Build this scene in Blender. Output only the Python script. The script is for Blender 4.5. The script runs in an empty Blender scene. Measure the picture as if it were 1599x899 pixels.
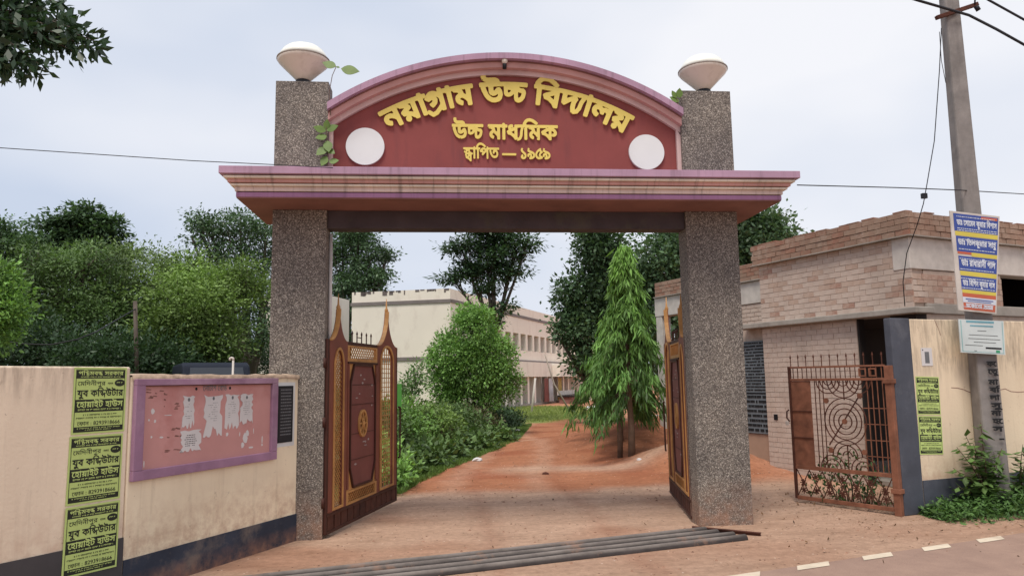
import bpy, math, random
import numpy as np
from mathutils import Vector, Matrix
from mathutils.geometry import tessellate_polygon
from mathutils import noise as mnoise
random.seed(7); RNG = np.random.default_rng(7)
S = bpy.context.scene; COL = S.collection
R = math.radians

# ---------------------------------------------------------------- camera
cd = bpy.data.cameras.new('camera'); cam = bpy.data.objects.new('camera', cd); COL.objects.link(cam)
PITCH, ROLL, YAW = R(7.05), R(0.93), R(5.2)
Fv = Vector((math.sin(YAW)*math.cos(PITCH), math.cos(YAW)*math.cos(PITCH), math.sin(PITCH)))
R0 = Vector((math.cos(YAW), -math.sin(YAW), 0)); U0 = R0.cross(Fv)
Rv = math.cos(ROLL)*R0 - math.sin(ROLL)*U0; Uv = math.sin(ROLL)*R0 + math.cos(ROLL)*U0
M = Matrix((Rv, Uv, -Fv)).transposed().to_4x4(); M.translation = (0, 0, 1.55)
cam.matrix_world = M
cd.sensor_width = 36.0; cd.lens = 36.0*1155/1599; cd.clip_start = 0.05; cd.clip_end = 3000
S.camera = cam

# ---------------------------------------------------------------- sky and sun (bright overcast day)
SUN_EL, SUN_AZ = R(62), R(205)          # azimuth clockwise from +Y: sun high behind the camera
w = bpy.data.worlds.new('World'); S.world = w; w.use_nodes = True
nt = w.node_tree; nt.nodes.clear()
out = nt.nodes.new('ShaderNodeOutputWorld'); bg = nt.nodes.new('ShaderNodeBackground')
sky = nt.nodes.new('ShaderNodeTexSky'); sky.sky_type = 'NISHITA'; sky.sun_disc = False
sky.sun_elevation = SUN_EL; sky.sun_rotation = SUN_AZ; sky.dust_density = 3.0; sky.air_density = 1.0
tc = nt.nodes.new('ShaderNodeTexCoord')
mp = nt.nodes.new('ShaderNodeMapping'); mp.inputs['Scale'].default_value = (1.0, 1.0, 2.0)
mp.inputs['Location'].default_value = (3.35, 1.1, 2.0)
nz = nt.nodes.new('ShaderNodeTexNoise'); nz.inputs['Scale'].default_value = 1.5; nz.inputs['Detail'].default_value = 4.0
nz.inputs['Roughness'].default_value = 0.45
rp = nt.nodes.new('ShaderNodeValToRGB')
rp.color_ramp.elements[0].position = 0.34; rp.color_ramp.elements[0].color = (5.3, 5.95, 7.2, 1)
rp.color_ramp.elements[1].position = 0.66; rp.color_ramp.elements[1].color = (8.2, 8.25, 8.6, 1)
mx = nt.nodes.new('ShaderNodeMix'); mx.data_type = 'RGBA'; mx.inputs[0].default_value = 0.93
L = nt.links.new
sx_ = nt.nodes.new('ShaderNodeSeparateXYZ'); ma = nt.nodes.new('ShaderNodeMath'); ma.operation = 'MULTIPLY_ADD'; ma.inputs[1].default_value = 0.16
L(tc.outputs['Generated'], mp.inputs[0]); L(mp.outputs[0], nz.inputs['Vector'])
L(tc.outputs['Generated'], sx_.inputs[0]); L(sx_.outputs[0], ma.inputs[0]); L(nz.outputs[0], ma.inputs[2]); L(ma.outputs[0], rp.inputs[0])   # thicker, whiter cloud towards the east
L(sky.outputs[0], mx.inputs[6]); L(rp.outputs[0], mx.inputs[7]); L(mx.outputs[2], bg.inputs[0])
bg.inputs[1].default_value = 0.1; L(bg.outputs[0], out.inputs[0])
sl = bpy.data.lights.new('sun', 'SUN'); sl.energy = 2.5; sl.angle = R(22); sl.color = (1.0, 0.94, 0.83)
so = bpy.data.objects.new('sun', sl); COL.objects.link(so)
sd = Vector((math.sin(SUN_AZ)*math.cos(SUN_EL), math.cos(SUN_AZ)*math.cos(SUN_EL), math.sin(SUN_EL)))
so.rotation_euler = sd.to_track_quat('Z', 'Y').to_euler(); so.location = (0, -5, 20)
S.view_settings.view_transform = 'Standard'; S.view_settings.look = 'None'; S.view_settings.gamma = 1.0
S.view_settings.exposure = 0.24

# ---------------------------------------------------------------- helpers
def lin(h):
    c = [int(h[i:i+2], 16)/255 for i in (0, 2, 4)]
    return tuple(v/12.92 if v <= .04045 else ((v+.055)/1.055)**2.4 for v in c)

class N:
    """small node graph builder"""
    def __init__(s, name, rough=.85, spec=.3, metal=0.):
        s.m = bpy.data.materials.new(name); s.m.use_nodes = True; s.t = s.m.node_tree
        s.b = s.t.nodes['Principled BSDF']; s.b.inputs['Roughness'].default_value = rough
        s.b.inputs['Specular IOR Level'].default_value = spec; s.b.inputs['Metallic'].default_value = metal
        s.tc = s.t.nodes.new('ShaderNodeTexCoord')
    def n(s, typ, **kw):
        x = s.t.nodes.new(typ)
        for k, v in kw.items():
            if k in x.inputs: x.inputs[k].default_value = v
            else: setattr(x, k, v)
        return x
    def l(s, a, b): s.t.links.new(a, b)
    def co(s, scale=(1, 1, 1), src='Object'):
        m = s.n('ShaderNodeMapping'); m.inputs['Scale'].default_value = scale
        s.l(s.tc.outputs[src], m.inputs[0]); return m.outputs[0]
    def noise(s, scale, detail=5, rough=.55, vec=None, stretch=(1, 1, 1), src='Object'):
        x = s.n('ShaderNodeTexNoise', Scale=scale, Detail=detail, Roughness=rough)
        s.l(vec if vec is not None else s.co(stretch, src), x.inputs['Vector']); return x.outputs[0]
    def ramp(s, fac, a, b, ca=(0, 0, 0), cb=(1, 1, 1)):
        r = s.n('ShaderNodeValToRGB'); e = r.color_ramp.elements
        e[0].position = a; e[1].position = b; e[0].color = (*ca, 1); e[1].color = (*cb, 1)
        s.l(fac, r.inputs[0]); return r.outputs[0]
    def mix(s, fac, a, b, mode='MIX'):
        x = s.n('ShaderNodeMix', data_type='RGBA', blend_type=mode)
        for v, i in ((fac, 0), (a, 6), (b, 7)):
            if hasattr(v, 'is_linked'): s.l(v, x.inputs[i])
            elif i == 0: x.inputs[0].default_value = v
            else: x.inputs[i].default_value = (*v, 1)
        return x.outputs[2]
    def mathn(s, op, a, k):
        x = s.n('ShaderNodeMath', operation=op); s.l(a, x.inputs[0]); x.inputs[1].default_value = k; return x.outputs[0]
    def bump(s, h, strength=.3, dist=.01):
        x = s.n('ShaderNodeBump', Strength=strength, Distance=dist); s.l(h, x.inputs['Height']); s.l(x.outputs[0], s.b.inputs['Normal'])
    def base(s, c):
        if hasattr(c, 'is_linked'): s.l(c, s.b.inputs['Base Color'])
        else: s.b.inputs['Base Color'].default_value = (*c, 1)
        return s.m

def mul(c, k): return tuple(min(1, v*k) for v in c)

def paint(name, c, rough=.8, var=.18, scale=2.5, dirt=None, dirt_amt=.35, dirt_scale=(1, 1, 1), bump=.15, fine=40, spec=.3, metal=0.):
    """painted / plastered surface: tone variation, blotchy dirt, fine relief"""
    g = N(name, rough, spec, metal)
    a = g.ramp(g.noise(scale, 6), .3, .7, mul(c, 1-var), mul(c, 1+var*.6))
    d = dirt or mul(c, .45)
    f = g.ramp(g.noise(1.7, 8, .65, stretch=dirt_scale), .52, .78, (0, 0, 0), (dirt_amt,)*3)
    a = g.mix(f, a, d)
    g.bump(g.noise(fine, 4), bump, .004)
    return g.base(a)

class MB:
    """collects shapes into one mesh"""
    def __init__(s): s.v = []; s.f = []; s.mi = []; s.cur = 0
    def add(s, vs, fs):
        k = len(s.v); s.v += [tuple(v) for v in vs]; s.f += [tuple(i+k for i in f) for f in fs]; s.mi += [s.cur]*len(fs)
    def box(s, x0, x1, y0, y1, z0, z1):
        s.add([(x, y, z) for z in (z0, z1) for y in (y0, y1) for x in (x0, x1)],
              [(0, 2, 3, 1), (4, 5, 7, 6), (0, 1, 5, 4), (2, 6, 7, 3), (0, 4, 6, 2), (1, 3, 7, 5)]); return s
    def bar(s, a, b, w, h=None, up=(0, 0, 1)):
        """rectangular bar from a to b"""
        h = h or w; a = Vector(a); b = Vector(b); d = (b-a).normalized(); u = Vector(up)
        if abs(d.dot(u)) > .99: u = Vector((0, 1, 0))
        x = d.cross(u).normalized(); y = x.cross(d)
        vs = [p+x*sx*w/2+y*sy*h/2 for p in (a, b) for sx, sy in ((-1, -1), (1, -1), (1, 1), (-1, 1))]
        s.add(vs, [(0, 3, 2, 1), (4, 5, 6, 7), (0, 1, 5, 4), (1, 2, 6, 5), (2, 3, 7, 6), (3, 0, 4, 7)]); return s
    def tube(s, pts, r, n=8, cap=True):
        pts = [Vector(p) for p in pts]; rs = r if isinstance(r, (list, tuple)) else [r]*len(pts)
        k0 = len(s.v); prev = None
        for i, p in enumerate(pts):
            d = (pts[min(i+1, len(pts)-1)]-pts[max(i-1, 0)]).normalized()
            if prev is None: x = d.cross(Vector((0, 0, 1)) if abs(d.z) < .9 else Vector((0, 1, 0))).normalized()
            else: x = (prev-d*prev.dot(d)).normalized()
            prev = x; y = d.cross(x)
            for j in range(n):
                t = 2*math.pi*j/n; q = p+(x*math.cos(t)+y*math.sin(t))*rs[i]; s.v.append(tuple(q))
        for i in range(len(pts)-1):
            for j in range(n):
                a = k0+i*n+j; b = k0+i*n+(j+1) % n; s.f.append((a, b, b+n, a+n)); s.mi.append(s.cur)
        if cap:
            s.f.append(tuple(k0+j for j in range(n))[::-1]); s.mi.append(s.cur)
            s.f.append(tuple(k0+(len(pts)-1)*n+j for j in range(n))); s.mi.append(s.cur)
        return s
    def lathe(s, prof, c=(0, 0, 0), n=32):
        k0 = len(s.v)
        for r, z in prof:
            for j in range(n):
                t = 2*math.pi*j/n; s.v.append((c[0]+r*math.cos(t), c[1]+r*math.sin(t), c[2]+z))
        for i in range(len(prof)-1):
            for j in range(n):
                a = k0+i*n+j; b = k0+i*n+(j+1) % n; s.f.append((a, b, b+n, a+n)); s.mi.append(s.cur)
        s.f.append(tuple(k0+j for j in range(n))[::-1]); s.mi.append(s.cur)
        s.f.append(tuple(k0+(len(prof)-1)*n+j for j in range(n))); s.mi.append(s.cur); return s
    def poly(s, outer, holes=(), y0=0., y1=.02):
        """polygon in x/z with holes, extruded from y0 (front) to y1"""
        rings = [list(outer)]+[list(h) for h in holes]
        tr = tessellate_polygon([[Vector((x, z, 0)) for x, z in r] for r in rings])
        flat = [p for r in rings for p in r]; n = len(flat)
        vs = [(x, y0, z) for x, z in flat]+[(x, y1, z) for x, z in flat]; fs = []
        for t in tr:
            a, b, c = [flat[i] for i in t]
            ccw = (b[0]-a[0])*(c[1]-a[1])-(b[1]-a[1])*(c[0]-a[0]) > 0
            t = tuple(t) if ccw else tuple(t)[::-1]
            fs.append(t); fs.append(tuple(i+n for i in t)[::-1])
        k = 0
        for ri, r in enumerate(rings):
            ar = sum(r[i][0]*r[(i+1) % len(r)][1]-r[(i+1) % len(r)][0]*r[i][1] for i in range(len(r)))
            flip = (ar > 0) == (ri == 0)
            for i in range(len(r)):
                a = k+i; b = k+(i+1) % len(r)
                fs.append((a, a+n, b+n, b) if flip else (a, b, b+n, a+n))
            k += len(r)
        s.add(vs, fs); return s
    def mesh(s, name, mats, smooth=False):
        me = bpy.data.meshes.new(name); me.from_pydata(s.v, [], s.f)
        for m in (mats if isinstance(mats, (list, tuple)) else [mats]): me.materials.append(m)
        if any(s.mi): me.polygons.foreach_set('material_index', s.mi)
        if smooth: me.polygons.foreach_set('use_smooth', [True]*len(s.f))
        me.update(); return me

def link(name, me, parent=None, loc=(0, 0, 0), rz=0., kind=None, bevel=0.):
    o = bpy.data.objects.new(name, me); COL.objects.link(o); o.location = loc; o.rotation_euler = (0, 0, rz)
    if parent is not None: o.parent = parent
    if kind: o['kind'] = kind
    if bevel:
        b = o.modifiers.new('bevel', 'BEVEL'); b.width = bevel; b.segments = 2; b.limit_method = 'ANGLE'; b.angle_limit = R(40)
    return o
def part(name, mb, mats, parent, smooth=False, bevel=0., kind=None, loc=(0, 0, 0)):
    return link(name, mb.mesh(name, mats, smooth), parent, loc, 0., kind, bevel)
def tag(o, label, cat, group=None):
    o['label'] = label; o['category'] = cat
    if group: o['group'] = group
    return o
def thing(name, label, cat, loc=(0, 0, 0), rz=0., group=None):
    o = bpy.data.objects.new(name, None); COL.objects.link(o); o.location = loc; o.rotation_euler = (0, 0, rz)
    return tag(o, label, cat, group)
def structure(name, mb, mats, **k):
    return link(name, mb.mesh(name, mats), kind='structure', **k)
def copy_tree(o, parent=None):
    kids = [c for c in bpy.data.objects if c.parent is o]
    c = o.copy(); COL.objects.link(c); c.parent = parent
    for k in kids: copy_tree(k, c)
    return c

def quads_mesh(name, V, mats, mi=None, col=None, nv=4, smooth=False):
    """V: (n,nv,3) array, one face each"""
    n = len(V); me = bpy.data.meshes.new(name)
    me.vertices.add(n*nv); me.vertices.foreach_set('co', V.astype(np.float32).ravel())
    me.loops.add(n*nv); me.loops.foreach_set('vertex_index', np.arange(n*nv, dtype=np.int32))
    me.polygons.add(n); me.polygons.foreach_set('loop_start', np.arange(0, n*nv, nv, dtype=np.int32))
    me.polygons.foreach_set('loop_total', np.full(n, nv, dtype=np.int32))
    if mi is not None: me.polygons.foreach_set('material_index', mi.astype(np.int32))
    for m in mats: me.materials.append(m)
    if col is not None:
        ca = me.color_attributes.new('tone', 'FLOAT_COLOR', 'POINT')
        c4 = np.ones((n, nv, 4), dtype=np.float32); c4[..., :3] = col[:, None, :]
        ca.data.foreach_set('color', c4.ravel())
    me.update(calc_edges=True); return me

# ---------------------------------------------------------------- Bengali lettering
GLYPHS = {
"ন": "60|61,62 61,55 51,55 51,0 43,0 43,24 45,19 43,22 40,24 38,27 35,29 32,31 30,33 27,34 24,35 22,35 18,35 15,33 13,31 13,27 13,25 15,22 18,20 21,18 18,11 14,13 11,15 8,18 6,21 5,24 5,28 5,31 6,34 7,36 10,39 13,41 17,42 20,42 24,42 27,42 30,41 33,39 35,38 38,36 40,33 43,31 45,28 44,28 43,30 43,33 43,37 43,55 -1,55 -1,62",
"য": "63|64,62 64,55 53,55 53,0 45,0 43,4 39,7 36,10 33,13 29,15 24,17 20,19 14,20 8,21 5,30 8,32 11,34 15,36 18,38 25,41 23,43 20,45 16,47 13,48 9,49 5,50 8,57 8,55 -1,55 -1,62|45,55 14,55 11,56 14,55 17,54 20,53 23,51 25,50 28,48 31,46 34,43 34,38 27,34 19,30 16,28 12,27 11,28 17,27 22,26 26,24 30,22 34,20 38,17 41,14 44,11 47,8 46,8 46,12 45,17",
"া": "27|28,62 28,55 17,55 17,0 9,0 9,47 8,50 6,53 3,55 0,55 -1,55 -1,62 1,62 3,62 6,61 8,59 10,56 10,58 9,61 9,69 15,69 17,62",
"গ": "66|48,0 48,43 50,36 48,39 46,42 44,45 42,47 40,49 38,51 35,53 32,54 29,55 26,56 23,55 20,54 18,53 16,51 14,49 12,47 11,46 12,47 15,48 18,48 22,49 26,48 29,47 32,45 33,42 34,40 35,37 34,33 33,30 31,26 27,23 23,20 18,17 13,25 17,26 20,28 23,30 26,33 27,37 26,39 25,40 23,41 20,42 17,42 15,41 13,40 10,39 2,46 4,49 7,52 9,55 11,57 14,59 16,61 19,62 22,63 26,63 29,63 32,62 35,61 37,60 40,58 43,56 45,53 48,50 51,47 49,48 49,50 49,53 48,56 48,59 48,69 54,69 56,62 67,62 67,55 56,55 56,0",
"র": "60|61,62 61,55 50,55 50,0 42,0 40,4 37,8 34,11 30,14 26,17 22,20 17,22 13,23 8,24 4,34 10,38 17,41 24,44 30,47 38,50 45,52 42,48 42,55 -1,55 -1,62|42,47 45,45 39,43 34,41 29,38 23,36 18,33 13,30 17,29 21,28 25,26 28,24 32,22 36,19 39,16 42,13 44,9 43,9 43,13 42,16 42,19|19,-1 16,0 14,1 13,3 12,5 13,8 14,10 16,11 19,11 21,11 23,10 24,8 25,5 24,3 23,1 21,0",
"ম": "62|63,62 63,55 53,55 53,0 45,0 45,14 47,8 44,12 42,15 40,18 37,21 35,23 32,25 30,27 27,28 24,28 20,28 17,26 15,24 15,21 15,17 17,15 19,14 21,12 24,11 22,3 18,5 16,6 13,8 10,11 8,14 7,17 7,21 7,24 8,26 9,29 12,32 15,34 19,35 22,35 26,35 30,34 33,33 36,31 38,30 41,27 43,25 45,22 47,19 45,19 45,23 45,28 45,55 -1,55 -1,62|30,32 30,31 30,30 22,32 22,36 21,39 20,42 18,45 14,47 11,48 8,49 4,49 5,57 10,55 13,55 16,54 18,53 22,51 25,49 27,46 29,42 29,39 30,36",
"উ": "71|51,62 50,66 49,68 46,69 43,70 29,70 25,70 21,70 19,71 15,72 13,74 10,76 9,79 8,82 7,86 7,89 8,91 15,91 15,89 15,87 15,85 15,83 16,81 17,80 18,79 21,78 24,77 28,77 41,77 44,77 47,77 49,76 52,75 54,73 56,72 57,69 58,66 58,62|72,62 72,55 36,55 36,37 36,35 37,33 38,32 39,32 41,32 43,33 45,34 48,37 49,39 51,41 53,43 59,44 61,41 63,38 64,35 65,31 65,28 66,25 65,20 64,17 63,13 61,10 58,7 55,5 51,4 47,3 42,2 37,3 33,3 29,5 26,7 22,9 19,12 16,16 13,20 10,26 8,32 5,39 3,47 11,49 13,40 16,32 18,26 21,21 25,17 28,14 32,12 37,10 41,10 46,10 50,12 54,14 56,17 58,20 58,24 58,28 57,32 55,35 54,37 58,39 56,36 54,33 52,31 50,29 48,27 46,26 43,25 39,24 37,24 35,25 33,26 32,27 30,28 29,31 28,33 28,36 28,39 28,55 -1,55 -1,62",
"চ": "57|58,62 58,55 17,55 17,52 17,46 17,44 17,42 17,38 17,21 17,17 18,14 18,13 19,12 21,10 24,10 28,10 32,12 35,14 38,16 40,19 42,23 43,26 44,30 43,32 42,34 40,35 37,35 36,35 32,35 29,36 26,37 24,38 21,39 19,41 17,43 16,45 17,53 19,50 22,47 24,45 27,44 30,43 33,42 36,42 38,42 41,42 44,42 45,41 47,40 49,39 51,36 51,34 52,31 51,27 50,23 49,19 47,15 44,12 42,10 39,7 36,6 33,4 30,3 27,3 24,2 20,3 18,4 15,5 13,6 12,8 11,11 10,13 10,16 10,19 10,55 -1,55 -1,62",
"ব": "60|61,62 61,55 50,55 50,0 42,0 40,4 37,8 34,11 30,14 26,17 22,20 17,22 13,23 8,24 4,34 10,38 17,41 24,44 30,47 38,50 45,52 42,48 42,55 -1,55 -1,62|42,47 45,45 39,43 34,41 29,38 23,36 18,33 13,30 17,29 21,28 25,26 28,24 32,22 36,19 39,16 42,13 44,9 43,9 43,13 42,16 42,19",
"দ": "60|61,62 61,55 16,55 16,25 15,27 17,30 20,33 24,36 27,38 31,41 35,43 39,45 43,47 48,49 54,42 52,39 51,35 50,32 49,29 49,26 49,23 49,21 49,17 49,14 50,11 50,8 51,5 52,1 45,-1 44,3 43,7 42,11 41,14 41,18 41,22 41,26 42,30 42,33 43,36 44,39 45,41 47,41 43,39 39,37 35,35 32,33 28,30 25,27 21,24 18,21 14,18 8,22 8,55 -1,55 -1,62",
"ল": "73|74,62 74,55 64,55 64,0 56,0 56,34 56,31 54,34 52,36 49,37 47,38 45,38 43,37 42,37 41,35 40,33 40,31 40,29 40,27 34,27 33,30 31,34 29,36 27,38 24,39 21,39 19,39 17,38 15,37 14,36 13,34 13,32 14,28 16,25 18,23 21,21 24,20 21,13 18,14 15,15 13,17 10,19 8,21 7,23 6,26 5,29 5,32 5,35 6,37 7,40 9,43 13,45 15,46 18,46 21,47 24,46 27,46 30,45 32,43 35,41 37,38 35,38 37,41 39,43 42,45 45,45 49,45 51,44 54,42 57,40 56,38 56,42 56,47 56,55 -1,55 -1,62",
"ধ": "60|61,62 61,55 50,55 50,0 42,0 40,4 37,8 34,11 30,14 26,17 22,20 17,22 13,23 8,24 4,34 10,38 17,41 24,44 30,47 38,50 45,52 42,48 42,62|42,47 45,45 39,43 34,41 29,38 23,36 18,33 13,30 17,29 21,28 25,26 28,24 32,22 36,19 39,16 42,13 44,9 43,9 43,13 42,16 42,19|24,63 27,63 29,62 29,55 27,55 25,55 22,55 20,54 19,53 19,51 19,48 21,46 23,45 26,44 29,42 23,38 20,40 17,42 14,44 12,47 11,49 11,52 11,55 12,58 14,60 17,61 20,63",
"ক": "81|82,62 82,55 49,55 49,49 49,47 49,0 42,0 39,4 37,8 33,11 30,14 26,17 22,20 17,22 12,23 8,24 4,34 10,38 17,41 23,44 30,47 37,49 44,52 42,48 42,55 -1,55 -1,62|42,47 44,44 40,43 37,42 33,40 29,39 26,37 22,35 19,34 16,32 13,30 17,29 21,28 25,26 28,24 32,21 35,19 38,16 41,12 43,9 42,9 42,13 42,16 42,19|76,29 76,26 75,23 73,20 71,18 68,17 66,16 62,16 59,16 58,16 57,16 57,24 59,23 61,23 65,24 67,25 68,27 68,30 68,33 66,36 63,39 59,41 54,43 48,44 48,51 53,51 58,49 62,47 66,45 69,43 72,40 74,36 76,33",
"ি": "27|28,62 28,55 17,55 17,0 9,0 9,55 -1,55 -1,62 8,62 5,66 3,68 2,70 4,74 7,78 9,81 12,84 15,87 19,89 22,90 27,91 31,92 35,92 38,91 41,90 45,89 48,88 51,87 54,85 57,83 61,81 64,78 67,76 71,73 66,68 62,71 58,74 54,77 50,79 47,81 43,83 40,84 36,84 33,84 29,84 26,84 23,83 20,81 18,79 16,77 14,75 12,72 11,69 12,68 13,66 14,64 16,62",
"স": "68|69,62 69,55 59,55 59,0 51,0 51,35 53,29 51,32 50,34 48,35 46,37 44,38 42,37 41,37 40,36 38,34 37,31 34,27 33,24 31,21 29,19 27,16 25,14 22,13 19,13 16,13 14,14 11,15 9,17 7,19 5,22 4,24 10,28 12,24 14,22 16,21 18,20 20,21 21,21 23,23 25,25 26,27 27,29 29,32 31,35 33,39 35,41 36,43 39,44 42,45 45,44 47,43 49,42 51,40 54,37 52,37 51,40 51,42 51,46 51,55 -1,55 -1,62|27,27 26,31 26,35 25,38 24,41 21,44 18,46 15,48 11,48 8,49 4,50 5,57 11,55 14,54 17,54 20,53 24,51 26,49 28,47 30,44 31,41 31,39 32,36",
"থ": "65|66,62 66,55 55,55 55,0 47,0 45,4 42,7 38,10 35,13 31,16 26,19 22,21 17,23 12,24 9,33 14,30 20,28 25,27 29,25 33,23 37,20 40,18 43,15 45,12 48,10 47,14 47,19 47,69 53,69 55,62|21,62 25,62 29,62 32,60 34,59 36,57 38,55 39,52 40,49 40,46 39,42 37,37 34,34 29,31 23,29 16,28 11,29 9,33 14,34 19,34 23,36 26,37 28,38 30,40 31,43 32,47 31,50 29,53 27,54 24,55 21,56 17,55 14,54 12,52 12,49 12,48 12,47 13,46 15,45 11,38 9,40 7,41 6,43 5,45 4,47 4,50 4,53 6,56 8,59 12,61 14,62 18,62",
"প": "72|73,62 73,55 62,55 62,0 54,0 54,40 57,33 54,37 51,40 49,43 47,46 45,48 43,50 40,53 37,54 33,55 30,56 26,55 23,54 19,52 17,50 14,48 12,45 11,45 12,45 14,46 16,46 17,47 21,46 24,45 26,43 27,41 28,39 29,36 29,34 28,33 28,32 27,33 29,35 31,38 34,40 46,52 51,46 23,20 17,25 25,33 21,29 18,26 20,28 21,30 22,32 22,34 22,37 20,38 19,39 16,40 14,40 13,39 11,39 10,38 2,45 5,49 8,52 10,54 13,57 16,59 19,61 22,62 26,63 29,63 33,63 36,62 39,61 42,59 45,57 48,55 51,52 54,48 57,44 55,45 55,47 55,50 54,56 54,69 60,69 62,62",
"ত": "71|41,5 35,5 30,7 25,9 21,12 17,17 13,22 9,29 6,37 3,47 11,49 13,41 15,34 18,28 21,23 24,19 28,16 32,14 36,13 41,13 45,13 48,14 51,15 54,17 55,19 56,22 57,25 57,28 57,32 56,35 54,39 51,41 48,42 44,43 41,42 39,41 37,39 37,37 37,36 37,35 37,33 38,32 30,31 30,32 29,34 29,36 29,38 29,42 31,45 33,47 36,49 40,50 44,50 48,50 52,49 55,47 58,45 60,42 62,39 64,36 65,32 65,27 65,23 64,20 62,16 60,13 58,10 54,8 50,6 46,5|72,62 72,55 -1,55 -1,62",
"শ": "68|69,62 69,55 58,55 58,0 50,0 50,51 51,53 51,55 51,57 50,61 50,69 56,69 58,62|36,63 40,63 43,61 46,60 49,57 52,54 53,51 53,40 51,45 48,49 46,52 43,54 40,55 36,56 33,55 30,53 28,51 28,47 28,43 31,41 33,39 37,38 41,38 41,30 36,30 33,31 30,33 27,34 25,36 24,39 22,41 22,44 22,47 22,51 22,54 24,56 26,59 29,61 32,62|8,63 10,63 13,62 16,61 18,60 20,58 22,56 23,53 24,50 24,46 24,43 23,41 22,38 21,36 19,34 16,32 13,31 9,30 5,30 5,38 8,38 11,38 13,39 15,41 17,43 18,45 18,47 17,50 16,53 13,55 11,55 8,56 6,56 4,55 2,55 0,55 -1,62 1,62 4,63 6,63",
"ঙ": "72|42,1 38,1 34,2 30,3 26,5 22,7 19,10 16,14 13,18 10,23 8,29 5,36 3,44 11,46 12,39 14,33 16,28 19,24 21,20 23,17 26,14 29,12 32,10 35,9 38,9 42,9 47,9 51,10 55,12 57,15 59,18 59,22 59,25 58,27 58,30 56,32 55,35 59,33 57,30 55,28 52,26 49,24 46,22 43,21 40,21 38,21 36,22 34,22 32,23 31,25 30,27 29,29 29,32 28,35 28,44 29,48 29,52 31,55 33,57 35,59 37,61 40,62 43,63 46,63 49,63 52,62 55,60 57,58 58,55 58,52 58,48 56,45 54,43 51,41 47,40 43,40 39,40 34,41 30,42 27,44 23,47 20,49 17,52 14,55 12,58 18,62 20,60 22,57 25,55 27,52 30,50 33,49 36,47 39,47 43,46 47,47 49,48 50,50 51,52 51,54 49,55 48,56 46,56 43,56 40,55 38,53 37,50 36,47 36,44 36,34 36,31 37,30 38,29 40,28 42,28 44,29 47,30 49,32 51,34 53,36 55,38 62,38 63,36 64,33 65,30 66,27 67,24 67,22 66,18 65,14 64,11 62,8 59,6 56,4 52,2 47,1",
"হ": "53|24,50 29,50 33,49 37,47 40,45 42,43 44,41 45,38 46,35 46,33 46,27 44,23 41,20 36,17 31,15 24,14 25,15 28,14 31,13 34,12 37,10 41,8 44,6 48,4 51,1 54,-1 49,-6 45,-3 42,-1 38,2 35,4 31,6 28,8 25,9 21,11 17,12 13,13 9,14 5,15 6,22 10,21 13,21 16,21 21,20 25,21 29,21 32,22 35,24 37,27 38,29 39,32 38,35 37,38 35,40 32,42 28,43 25,43 21,43 19,42 17,41 16,40 15,39 15,37 15,36 15,35 15,34 8,32 8,34 7,35 7,37 7,38 8,42 9,45 12,47 15,49 18,49 21,50|18,47 17,50 15,52 11,54 7,56 10,60 14,59 18,57 20,56 22,54 24,51 25,47|54,62 54,55 -1,55 -1,62",
"ও": "74|51,63 56,62 60,61 63,59 65,56 67,53 67,48 67,45 66,42 65,40 63,37 61,35 58,33 55,31 52,30 48,28 45,35 49,37 53,39 55,41 57,43 59,45 59,48 59,51 57,54 54,55 51,56 47,56 44,55 41,53 38,52 36,50 35,48 33,46 33,44 33,42 34,41 36,40 39,40 37,32 33,33 30,34 28,36 26,39 25,43 26,47 27,50 29,52 31,54 33,56 35,58 38,60 41,61 44,62 47,63|68,23 67,17 65,13 62,9 57,6 52,5 45,4 41,4 36,5 32,7 28,9 24,11 20,15 17,19 14,24 11,29 8,35 5,43 3,51 10,53 13,44 16,36 19,30 23,24 27,20 31,16 35,14 40,12 46,12 49,12 53,13 56,14 58,17 60,19 60,23 59,26 57,29 55,32 51,34 59,37 62,36 64,33 66,31 67,28 68,26",
"ট": "57|58,62 58,55 17,55 17,21 17,17 18,14 18,13 19,12 21,10 24,10 28,10 32,12 35,14 38,16 40,19 42,23 44,26 44,30 44,33 42,35 40,36 37,36 36,36 34,36 32,36 31,43 33,43 35,44 37,44 39,44 42,44 46,43 48,41 50,38 51,35 52,30 51,26 50,23 49,19 47,15 44,12 42,10 39,8 36,6 33,4 30,3 27,3 24,2 20,3 18,4 15,5 13,6 12,8 11,11 10,13 10,16 10,19 10,55 -1,55 -1,62|40,62 39,66 38,68 35,69 32,70 22,70 18,70 15,70 12,71 9,72 6,74 4,76 2,79 1,82 1,86 1,87 1,88 1,91 9,91 8,89 8,87 8,85 9,83 9,81 10,80 12,79 14,78 17,77 22,77 29,77 33,77 35,77 38,76 41,75 43,73 45,72 46,69 46,66 47,62",
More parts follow.
